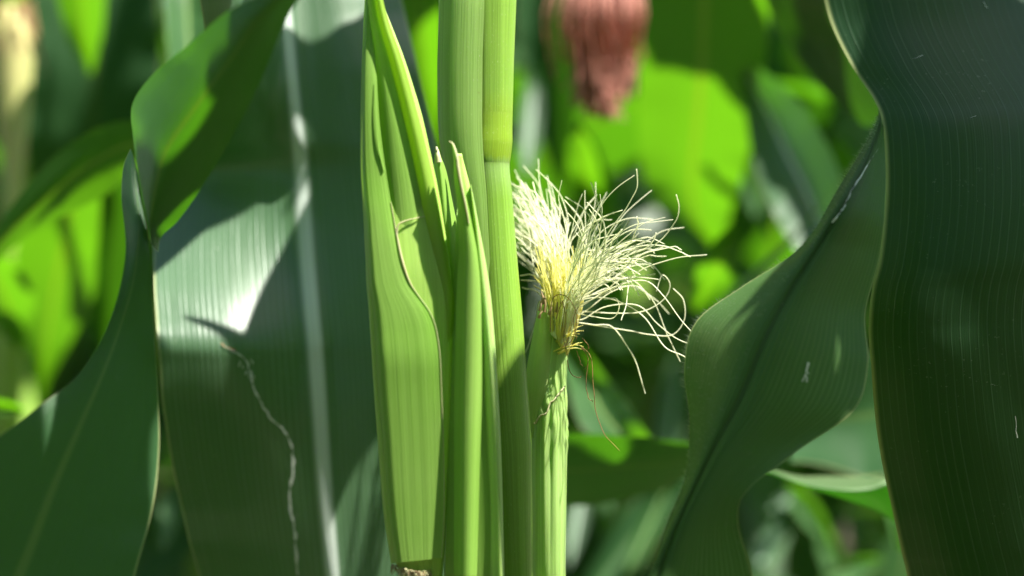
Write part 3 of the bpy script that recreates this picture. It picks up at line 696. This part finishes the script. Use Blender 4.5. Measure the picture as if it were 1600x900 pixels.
# big dark leaf along the right edge
R2 = MB()
ed = [(-260, 1235, .735), (-120, 1262, .72), (-20, 1284, .705), (40, 1300, .698), (100, 1329, .688), (155, 1364, .678), (200, 1379, .670), (300, 1383, .662), (400, 1374, .657), (450, 1362, .657), (500, 1357, .658), (560, 1360, .660), (680, 1372, .668), (780, 1390, .677), (860, 1408, .684), (900, 1418, .688), (1050, 1450, .70), (1300, 1520, .72)]
rows = [[(x, y, d), (x + 80, y + 6, d - .010), (x + 170, y, d - .010), (x + 260, y - 6, d - .002), (x + 345, y - 14, d + .012)] for y, x, d in ed if y > -100]
sheet(R2, rows, nu=41, nv=160, ripple=.002, rs=9, umap=(0, .44))
t2 = bvh(R2)
for (x, y, dx, dy) in ((1548, 600, 12, 2), (1586, 650, 3, 34), (1536, 2, 6, 10), (1510, 184, 14, -3), (1425, 92, 16, -6)):
    scar(R2, t2, [(x, y), (x + dx * .5, y + dy * .5 + 1), (x + dx, y + dy)], .6, 1.0, 1, .8, 14)
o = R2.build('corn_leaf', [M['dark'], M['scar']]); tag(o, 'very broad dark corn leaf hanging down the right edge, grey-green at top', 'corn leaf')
# its other half, curving away behind
R3 = MB()
rows = [[(1175, -120, .96), (1230, -120, .95), (1300, -110, .93)], [(1196, 0, .96), (1245, 0, .95), (1320, 10, .92)], [(1225, 60, .96), (1275, 65, .95), (1345, 70, .92)],
        [(1268, 120, .955), (1312, 122, .94), (1372, 125, .91)], [(1310, 165, .95), (1342, 167, .93), (1392, 172, .90)], [(1346, 196, .94), (1366, 197, .92), (1400, 198, .90)]]
sheet(R3, rows, nu=15, nv=60); tag(R3.build('corn_leaf', M['dark']), 'plain dark green corn leaf tucked behind the upper edge of the broad dark leaf', 'corn leaf')

# horizontal dark leaf crossing behind the silking ear
H1 = MB()
rows = [[(x, yt, .82), (x, (yt + yb) / 2, .835), (x, yb, .86)] for x, yt, yb in ((620, 700, 780), (760, 682, 792), (880, 678, 792), (940, 679, 786), (985, 683, 776), (1040, 688, 762), (1100, 694, 738), (1170, 702, 726), (1230, 712, 718))]
sheet(H1, rows, nu=19, nv=70, ripple=.002)
th1 = bvh(H1); tag(H1.build('corn_leaf', M['twist']), 'dark corn leaf lying level behind the silking ear, with one bright green patch', 'corn leaf')
# slim leaf low on the right
H2 = MB()
rows = [[(1180, 726, .80), (1182, 729, .80), (1186, 732, .80), (1190, 735, .80)], [(1205, 733, .795), (1208, 737, .785), (1213, 741, .782), (1222, 746, .785)], [(1250, 744, .80), (1252, 752, .780), (1258, 758, .770), (1280, 767, .778)],
        [(1300, 744, .81), (1304, 756, .780), (1310, 766, .762), (1332, 784, .775)], [(1350, 745, .81), (1354, 756, .78), (1358, 765, .762), (1378, 802, .78)], [(1400, 747, .80), (1402, 752, .78), (1406, 757, .765), (1425, 835, .79)], [(1520, 750, .79), (1522, 760, .78), (1530, 780, .775), (1540, 880, .79)]]
sheet(H2, rows, nu=31, nv=60, umap=(0, .44)); tag(H2.build('corn_leaf', M['slim']), 'slim corn leaf with white sunlit top and glowing green underside, below the sharp twisted leaf', 'corn leaf')

# arching leaf at the left
L3 = MB()
rows = [[(280, 200, .86), (280, 225, .87), (280, 262, .88)], [(205, 188, .86), (207, 225, .865), (208, 275, .88)], [(150, 202, .86), (160, 245, .865), (165, 305, .88)], [(100, 232, .86), (115, 275, .865), (125, 325, .88)],
        [(55, 275, .86), (70, 312, .865), (85, 345, .88)], [(15, 325, .86), (28, 350, .865), (40, 372, .88)], [(-15, 370, .86), (-8, 390, .865), (0, 405, .88)], [(-70, 450, .86), (-66, 462, .865), (-60, 470, .88)]]
sheet(L3, rows, nu=19, nv=70); tl3 = bvh(L3); tag(L3.build('corn_leaf', M['back']), 'blurred corn leaf arching from the left edge to the twisted leaf', 'corn leaf')

# ================================================================== blurred leaves and ears further back, each at its own distance
TREES = {}
def strip(label, secs, mat='back', nu=13, nv=50, group=None):
    """secs: [(px, py, d, half width px, direction deg, near/far tilt)]"""
    b = MB(); rows = []
    for px, py, d, hw, dg, tl in secs:
        c, s_ = cos(R(dg)), sin(R(dg)); rows.append([(px - c * hw, py - s_ * hw, d - tl), (px, py, d + .012), (px + c * hw, py + s_ * hw, d + tl)])
    sheet(b, rows, nu=nu, nv=nv, ripple=.003, rs=len(label)); TREES[label] = bvh(b); o = b.build('corn_leaf', M[mat]); return tag(o, label, 'corn leaf', group)
strip('large bright green corn leaf with dark shadowed top, behind the silk', [(1105, -260, .98, 100, 0, -.01), (1102, -60, 1.02, 102, 0, -.01), (1098, 80, 1.08, 100, 2, -.01), (1090, 190, 1.13, 92, 3, -.01), (1082, 270, 1.17, 78, 4, -.01), (1085, 330, 1.20, 58, 4, 0), (1105, 372, 1.22, 26, 4, 0), (1125, 400, 1.23, 3, 4, 0)])
strip('bright green blurred leaf tip pointing down at the upper left', [(130, -240, 1.00, 40, 0, 0), (128, -80, 1.06, 44, 0, 0), (128, 0, 1.10, 38, 0, 0), (132, 60, 1.13, 26, 0, 0), (140, 115, 1.16, 3, 0, 0)])
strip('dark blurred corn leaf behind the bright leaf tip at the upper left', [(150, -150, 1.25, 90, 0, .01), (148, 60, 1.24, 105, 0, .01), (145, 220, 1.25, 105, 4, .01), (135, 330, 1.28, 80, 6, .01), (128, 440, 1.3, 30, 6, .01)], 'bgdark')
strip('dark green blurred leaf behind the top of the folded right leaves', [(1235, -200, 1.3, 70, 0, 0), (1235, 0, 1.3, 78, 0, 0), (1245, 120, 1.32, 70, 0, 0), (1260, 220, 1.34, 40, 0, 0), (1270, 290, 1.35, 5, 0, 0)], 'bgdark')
strip('bright green blurred corn leaf with yellowish midrib at the left', [(118, 300, 1.06, 60, 0, 0), (104, 360, 1.09, 72, 0, 0), (90, 430, 1.13, 70, 0, 0), (76, 510, 1.17, 46, 2, 0), (66, 580, 1.20, 18, 2, 0), (60, 640, 1.22, 4, 2, 0)])
strip('bright green blurred leaf at the left edge below the arching leaf', [(-60, 380, 1.0, 40, 0, 0), (-20, 420, 1.03, 52, 0, 0), (10, 470, 1.06, 44, 0, 0), (24, 520, 1.09, 20, 0, 0), (30, 545, 1.11, 3, 0, 0)])
strip('pale blurred leaf above the twisted leaf at the top left', [(292, -160, 1.0, 34, 0, 0), (292, -20, .97, 34, 0, 0), (294, 50, .94, 34, 0, 0), (298, 110, .91, 28, 0, 0), (310, 170, .9, 8, 0, 0)])
strip('narrow yellow-green blurred leaf between left ear and stalk', [(640, -120, 1.0, 30, 0, 0), (655, 0, 1.05, 34, 0, 0), (662, 80, 1.09, 32, -3, 0), (670, 160, 1.13, 22, -3, 0), (676, 240, 1.16, 6, 0, 0)])
strip('bright green blurred blade standing upright directly behind the silk', [(905, 190, 1.06, 3, 0, 0), (912, 235, 1.1, 24, 0, 0), (925, 300, 1.14, 34, 6, 0), (945, 380, 1.1, 30, 6, 0), (960, 480, 1.1, 24, 0, 0)][::-1])
strip('dark narrow blurred leaf just left of the red-brown silk', [(835, -200, 1.3, 40, 0, 0), (850, 0, 1.3, 48, 0, 0), (862, 120, 1.31, 44, -4, 0), (872, 220, 1.32, 26, -4, 0), (878, 300, 1.33, 5, 0, 0)], 'bgdark')
strip('small bright blade above the twisted right leaf', [(1085, 485, 1.02, 8, 30, 0), (1110, 440, .99, 26, 25, 0), (1130, 400, .96, 26, 20, 0), (1150, 350, .94, 10, 20, 0)][::-1])
strip('blue-grey blurred leaf with a pale left edge behind the right leaf', [(1165, 110, 1.08, 14, -50, -.01), (1195, 165, 1.05, 42, -50, -.01), (1225, 230, 1.02, 62, -48, -.01), (1265, 310, .99, 62, -40, -.01), (1300, 400, .97, 40, -30, -.01)], 'blade')
strip('dark blurred corn leaf slanting behind the folded right leaf', [(1380, 200, .90, 40, -45, .02), (1310, 290, .91, 85, -50, .02), (1240, 370, .93, 85, -50, .02), (1180, 430, .95, 60, -50, .02), (1120, 480, .97, 20, -50, .02)], 'dark')
strip('pale green blurred leaf curving below the silk', [(880, 520, .98, 14, 0, .0), (915, 590, .96, 30, -12, 0), (945, 650, .93, 40, -25, 0), (985, 690, .91, 30, -40, 0), (1030, 720, .9, 8, -40, 0)])
strip('grey-green blurred leaf between the right leaves', [(1230, 690, .90, 30, 80, 0), (1290, 660, .92, 70, 85, 0), (1350, 650, .93, 95, 88, 0), (1420, 640, .95, 95, 90, 0), (1500, 640, .97, 60, 90, 0)], 'bgdark')
strip('bright green blurred leaf sliver beside the dark right leaf', [(1372, 600, 1.0, 3, 0, 0), (1372, 660, .98, 14, 0, 0), (1382, 720, .96, 18, 0, 0), (1398, 790, .94, 16, 0, 0), (1408, 860, .93, 10, 0, 0)][::-1])
strip('short bright green blurred leaf at the left edge above the lower leaf', [(-40, 630, .9, 12, 90, 0), (-5, 636, .9, 12, 90, 0), (25, 640, .9, 9, 90, 0), (38, 644, .9, 2, 90, 0)])
# reddish silk ear behind
def far_ear(x, y0, y1, d, wpx, label, silkmat, huskmat, silkdown=True):
    root = empty('corn_ear', tuple(P(x, y1, d)), label, 'corn ear'); b = MB()
    ring(b, [(y1, x - wpx * .55, x + wpx * .55, d, wpx * .5), (y1 * .75 + y0 * .25, x - wpx, x + wpx, d, wpx), ((y0 + y1) / 2, x - wpx, x + wpx, d, wpx), (y0 * .8 + y1 * .2, x - wpx * .8, x + wpx * .8, d, wpx * .8), (y0, x - wpx * .3, x + wpx * .3, d, wpx * .3)], nu=24, nv=30)
    b.build('husk', M[huskmat], root); return root
e = far_ear(952, -420, 60, 1.00, 46, 'blurred corn ear with hanging red-brown silk at top centre right', 'silk_red', 'pale_ear')
s = MB(); rr = np.random.default_rng(3)
for i in range(330):
    x0 = 940 + rr.normal(0, 27); a_ = rr.uniform(0, 1); yb = 110 + 85 * a_ - abs(x0 - 940) * .7
    d = .97 + rr.normal(0, .012); s.tube(crom([P(x0 * .7 + 945 * .3, -40, d), P(x0, 20, d - .01), P(x0 * .85 + 935 * .15 + rr.normal(0, 8), 90, d), P(935 + (x0 - 935) * .75 + rr.normal(0, 13), yb, d)], 10), .0005, 4)
s.build('silk', M['silk_red'], e)
e = empty('corn_ear', tuple(P(25, 280, 1.12)), 'blurred pale yellow corn ear at the upper left corner', 'corn ear'); b = MB()
ring(b, [(330, 12, 32, 1.12, 9), (270, 8, 36, 1.12, 14), (200, -2, 44, 1.12, 22), (120, -14, 50, 1.12, 30), (60, -16, 54, 1.12, 33), (28, -12, 46, 1.12, 26), (12, -2, 30, 1.12, 14)], nu=24, nv=40)
b.build('husk', M['pale_ear'], e)
s_ = MB()
for q in range(8):
    x0 = 20 + rng.normal(0, 14); s_.tube(crom([P(x0, 30, 1.11), P(x0 + rng.normal(4, 6), 5, 1.10), P(x0 + rng.normal(20, 10), 60 + rng.uniform(0, 60), 1.09)], 8), .0006, 4)
s_.build('silk', M['silk_brown'], e)
b = MB(); b.tube(np.array([P(12, 1400, 1.14), P(18, 320, 1.125), P(22, 150, 1.13)]), .006, 10); b.build('shank', M['stalk'], e)
for q, (x, y, d, hw, a_, l) in enumerate(((905, 800, 1.15, 16, 10, 90), (960, 815, 1.25, 22, -8, 120), (930, 740, 1.3, 14, 40, 60), (1010, 830, 1.1, 14, 25, 80), (1205, 850, 1.2, 22, 30, 60), (1265, 800, 1.15, 18, -35, 60), (1240, 775, 1.2, 12, 60, 50), (1330, 890, 1.1, 18, 70, 50), (1050, 650, 1.2, 22, 5, 110), (1300, 870, 1.3, 16, -20, 60), (265, 800, 1.1, 14, 10, 60), (1180, 300, 1.25, 16, -20, 80), (830, 190, 1.2, 16, 5, 90), (270, 690, 1.15, 10, 20, 50))):
    c_, s2 = cos(R(a_)), sin(R(a_))
    strip('small pale sunlit piece of leaf blurred deep in the field', [(x + s2 * l * f, y - c_ * l * f, d + f * .035, hw * (1 - abs(f) ** 2.2) + 1, a_, .0) for f in (-1, -.5, 0, .5, 1)], ('blade', 'back')[q % 2], group='small blurred sunlit leaves deep in the field')


# ================================================================== the field behind and around
grp = 'blurred corn plants in the rows behind'
protos = [make_plant(-.55, 1.75, 1, 'blurred corn plant with arching leaves in the rows behind', grp, azim=.3), make_plant(.2, 1.85, 2, 'blurred corn plant with arching leaves in the rows behind', grp, azim=1.2),
          make_plant(.75, 1.7, 3, 'blurred corn plant with arching leaves in the rows behind', grp, azim=-.5)]
R_ = random.Random(5); spots = []
for k, y in enumerate((1.62, 2.1, 2.7, 3.4)):
    half = .257 * y * 1.25 + .15; x = -half + R_.uniform(0, .1)
    while x < half:
        if not (k == 0 and min(abs(x + .55), abs(x - .2), abs(x - .75)) < .14): spots.append((x, y + R_.uniform(-.08, .08)))
        x += R_.uniform(.17, .24)
for i, (x, y) in enumerate(spots):
    c = copy_tree(protos[i % 3]); c.location = (x, y, R_.uniform(-.12, .06)); c.rotation_euler = (0, 0, R_.uniform(0, 6.28))
# beyond: a mass of further rows, one object
mass = MB()
for y in (4.3, 5.0, 5.8, 6.6, 7.6):
    x = -y * .5
    while x < y * .5:
        sd = int(x * 977 + y * 131) % 9999
        for i in range(9):
            z = .3 + i * .2; arch_leaf(mass, np.array([x, y, z]), R_.uniform(0, 6.28), R_.uniform(.6, .9), .09, R_.uniform(55, 76), R_.uniform(90, 150), R_.uniform(-1, 1), 0, sd + i, nv=10, nu=3)
        mass.tube(np.array([[x, y, 0], [x, y, 2.2]]), .011, 5, 1)
        x += R_.uniform(.2, .28)
tag(mass.build('corn_field', [M['field'], M['stalk']], loc=(0, 5, 0)), 'far rows of corn merging into one blurred green mass', 'corn rows', kind='stuff')

# plants of the rows around the viewpoint: they close the field off on every side but the sun's
def flank(x, y, zs=1.0):
    c = copy_tree(protos[len(around) % 3]); around.append(c); c.location = (x, y, 0); c.rotation_euler = (0, 0, R_.uniform(0, 6.28)); c.scale = (1, 1, zs)
    c["label"] = 'corn plant of the rows standing around the viewpoint'; c["group"] = 'corn plants around the viewpoint'
around = []
for y, n_ in ((-.38, 9), (-.75, 9)):
    for k in range(n_): flank(-1.15 + 2.3 * k / (n_ - 1) + R_.uniform(-.05, .05), y + R_.uniform(-.06, .06))
for x, y in ((-.95, .0), (-1.0, .3), (-1.0, .62), (-1.0, .95), (-1.3, .2), (-1.3, .6), (-1.3, 1.1)): flank(x, y)
for x, y in ((.82, .0), (.85, .3), (.85, .62), (.9, .95), (1.2, .2), (1.2, .7)): flank(x, y, .74)

# blades of the field that would reach into the space right before the lens are broken off
bpy.context.view_layer.update()
for o in [q for q in bpy.data.objects if q.type == 'MESH' and q.name.startswith('leaf') and q.parent is not None and q.parent != ROOT and q.parent.name.startswith('corn_plant')]:
    co = np.empty(len(o.data.vertices) * 3); o.data.vertices.foreach_get("co", co)
    mw = np.array(o.matrix_world); wv = co.reshape(-1, 3) @ mw[:3, :3].T + mw[:3, 3]
    lim = .275 * wv[:, 1] + .02
    if np.any((wv[:, 1] > -.02) & (wv[:, 1] < 1.05) & (np.abs(wv[:, 0]) < lim) & (np.abs(wv[:, 2] - CAMZ) < lim * .6)):
        bpy.data.objects.remove(o)

# ================================================================== unseen blades added above the view, outlined to cast shade on what hangs below
def tree_of(*obs):
    dg = None; v = []; f = []
    for o in obs:
        off = Vector(ORG[o.name]); b = len(v); v += [x.co + off for x in o.data.vertices]; f += [tuple(b + q for q in p.vertices) for p in o.data.polygons]
    return BVHTree.FromPolygons(v, f)
def shade_blade(rows, t, mat='back', nv=50, on_=None):
    """each row: points (px, py, d) of a surface below; the blade hangs t metres towards the sun from them"""
    def hit(q):
        p = drape(on_, q[0], q[1], 0) if on_ is not None else None
        return P(*q) if p is None else p
    b = MB(); pw = np.array([[hit(q) + np.array(SUN_TO) * t for q in r] for r in rows])
    g = crom(pw, nv); g = crom(np.swapaxes(g, 0, 1), 13).swapaxes(0, 1)
    uv = np.stack(np.broadcast_arrays(np.linspace(0, 1, 13)[None], np.linspace(0, .7, nv)[:, None]), -1)
    b.grid(g, uv); return b.build('leaf', M[mat], ROOT)  # added shade caster, not joined to the stalk
def span(rows, d):
    return [[(xl, y, d), ((xl + xr) / 2, y, d + .004), (xr, y, d)] for y, xl, xr in rows]
# over the twisted leaf on the right
shade_blade(span([(100, 1330, 1440), (200, 1320, 1440), (320, 1230, 1440), (420, 1120, 1440), (520, 1030, 1430), (640, 1020, 1400), (760, 1005, 1340), (880, 960, 1260), (1000, 930, 1250)], .604), .30, on_=tr1)
shade_blade([[(1360, 100, .69), (1400, 100, .69), (1450, 100, .69)], [(1340, 200, .655), (1378, 215, .652), (1440, 215, .652)], [(1330, 330, .634), (1378, 330, .634), (1450, 330, .634)], [(1310, 450, .632), (1355, 450, .63), (1440, 450, .63)], [(1310, 570, .62), (1352, 570, .622), (1440, 570, .622)], [(1260, 660, .612), (1320, 655, .615), (1400, 680, .615)]], .27, on_=tr1)
# over the broad leaf at the right edge
shade_blade([[(1300, -200, .72), (1420, -200, .70), (1520, -200, .70)], [(1336, 0, .69), (1420, 20, .68), (1520, 0, .69)], [(1345, 60, .69), (1430, 60, .68), (1530, 60, .69)], [(1340, 200, .67), (1430, 200, .665), (1540, 200, .67)], [(1335, 500, .655), (1430, 500, .65), (1540, 500, .66)], [(1335, 800, .67), (1440, 800, .66), (1560, 800, .67)], [(1400, 1050, .69), (1480, 1050, .68), (1560, 1050, .69)]], .32, on_=t2)
shade_blade([[(1490, -160, .72), (1600, -160, .70), (1700, -160, .70)], [(1510, 200, .67), (1610, 200, .665), (1710, 200, .67)], [(1520, 500, .655), (1610, 500, .65), (1710, 500, .66)], [(1530, 800, .67), (1620, 800, .66), (1710, 800, .67)], [(1530, 1050, .69), (1620, 1050, .68), (1710, 1050, .69)]], .36, on_=t2)
# over the white-ribbed leaf
shade_blade(span([(-90, 625, 720), (-10, 605, 720), (28, 560, 720), (50, 425, 720), (120, 415, 720), (220, 425, 720), (250, 460, 730), (300, 482, 730), (340, 466, 730), (450, 408, 730), (520, 380, 730), (570, 372, 730), (618, 350, 700), (652, 225, 650), (690, 215, 590), (770, 240, 532), (860, 250, 500), (960, 270, 450)], .735), .30, on_=t1)
shade_blade([[(215, 150, .78), (220, 250, .78), (232, 310, .78)], [(290, 90, .77), (295, 170, .775), (300, 256, .78)], [(370, 50, .76), (370, 140, .77), (362, 228, .785)], [(440, 40, .76), (440, 140, .76), (430, 226, .775)], [(500, 60, .75), (500, 180, .75), (490, 262, .75)], [(550, 60, .75), (550, 180, .75), (550, 300, .75)]], .27, on_=t1)
shade_blade([[(575, -90, .785), (630, -90, .785), (700, -90, .785)], [(585, 20, .785), (630, 20, .785), (700, 20, .785)], [(570, 130, .785), (640, 130, .785), (710, 130, .785)], [(560, 300, .775), (650, 300, .775), (720, 300, .775)]], .33, on_=t1)
# over the left twisted leaf
shade_blade([[(440, -60, .55), (500, -30, .55), (560, 0, .56)], [(432, -30, .55), (480, 0, .55), (540, 40, .56)], [(368, 52, .57), (420, 80, .57), (490, 120, .58)], [(324, 98, .585), (380, 130, .59), (450, 180, .59)], [(338, 140, .59), (370, 190, .60), (420, 240, .60)], [(316, 190, .595), (350, 250, .605), (380, 320, .61)], [(278, 237, .60), (320, 290, .61), (350, 360, .61)], [(236, 218, .61), (262, 300, .61), (300, 380, .615)], [(206, 228, .62), (225, 320, .615), (262, 400, .615)]], .30, on_=t2l)
shade_blade([[(188, 330, .615), (215, 335, .615), (262, 340, .62)], [(188, 440, .61), (215, 445, .61), (262, 450, .61)], [(180, 520, .60), (215, 520, .60), (265, 520, .61)], [(130, 650, .59), (190, 650, .595), (268, 640, .605)], [(55, 770, .58), (140, 780, .585), (265, 780, .60)], [(-120, 900, .57), (40, 920, .575), (240, 950, .59)], [(-200, 1000, .57), (40, 1020, .575), (200, 1050, .59)]], .31, on_=t2l)
shade_blade([[(-220, 560, .56), (-190, 690, .56), (-150, 860, .56)], [(-100, 590, .575), (-70, 700, .575), (-40, 860, .575)], [(10, 600, .59), (35, 690, .59), (60, 850, .59)], [(62, 610, .595), (72, 690, .595), (120, 850, .59)]], .31, on_=t2l)
# over the lower stalk
shade_blade(span([(425, 836, 842), (500, 800, 850), (560, 772, 846), (600, 745, 848), (640, 735, 850), (700, 735, 852), (800, 735, 846), (880, 735, 838), (960, 735, 812)], .635), .29, on_=tree_of(stalk, ear2, ear3))
# over the level leaf
shade_blade([[(640, 690, .83), (640, 750, .84), (640, 860, .87)], [(870, 682, .83), (870, 750, .84), (870, 860, .88)], [(930, 708, .83), (930, 760, .84), (930, 860, .88)], [(965, 722, .83), (965, 765, .84), (965, 860, .88)], [(985, 700, .83), (990, 750, .84), (995, 860, .88)], [(1000, 660, .82), (1020, 720, .84), (1040, 850, .88)], [(1120, 650, .82), (1130, 710, .84), (1140, 830, .87)], [(1260, 650, .82), (1260, 700, .84), (1260, 800, .86)]], .34, on_=th1)
# over the arching leaf and the leaves behind it at the left
shade_blade([[(100, 230, .865), (106, 270, .865), (88, 330, .865)], [(130, 180, .865), (150, 250, .865), (150, 360, .865)], [(215, 195, .865), (220, 250, .865), (225, 330, .865)], [(300, 180, .865), (300, 240, .865), (300, 320, .865)]], .3, on_=tl3)
shade_blade([[(60, 90, 1.24), (60, 260, 1.24), (60, 430, 1.24)], [(120, 120, 1.24), (120, 260, 1.24), (120, 400, 1.24)], [(200, 60, 1.24), (200, 260, 1.24), (200, 420, 1.24)], [(280, 60, 1.24), (280, 260, 1.24), (280, 420, 1.24)]], .4)
# over the bright leaf behind the silk
g1 = TREES['large bright green corn leaf with dark shadowed top, behind the silk']
shade_blade([[(x, -320, 1.0), (x, -100, 1.03), (x, 40, 1.07), (x, yb, 1.11)] for x, yb in ((978, 195), (990, 186), (1030, 160), (1070, 130), (1086, 124), (1096, 158), (1115, 146), (1150, 108), (1190, 84), (1240, 74))], .38)
shade_blade([[(x, -200, .94), (x, 0, .94), (x, yb, .94)] for x, yb in ((1140, 120), (1200, 140), (1270, 190), (1340, 240), (1420, 260))], .33)
shade_blade([[(x, yt, 1.175), (x, yt + 60, 1.185), (x, 460, 1.2)] for x, yt in ((1078, 330), (1083, 285), (1094, 264), (1108, 264), (1118, 290), (1122, 340))], .42)
# over the bright leaf at the left: an added narrow blade throws shade down its middle
shade_blade([[(x, 260, 1.07), (x, 430, 1.13), (x, yb, 1.17)] for x, yb in ((96, 520), (103, 600), (110, 640), (118, 560))], .45)
strip('dark blurred leaf between the bright left leaf and the twisted leaf', [(175, 260, 1.0, 14, 0, 0), (182, 340, 1.02, 26, 4, 0), (178, 430, 1.05, 30, 6, 0), (168, 520, 1.08, 22, 8, 0), (155, 600, 1.1, 5, 8, 0)], 'bgdark')
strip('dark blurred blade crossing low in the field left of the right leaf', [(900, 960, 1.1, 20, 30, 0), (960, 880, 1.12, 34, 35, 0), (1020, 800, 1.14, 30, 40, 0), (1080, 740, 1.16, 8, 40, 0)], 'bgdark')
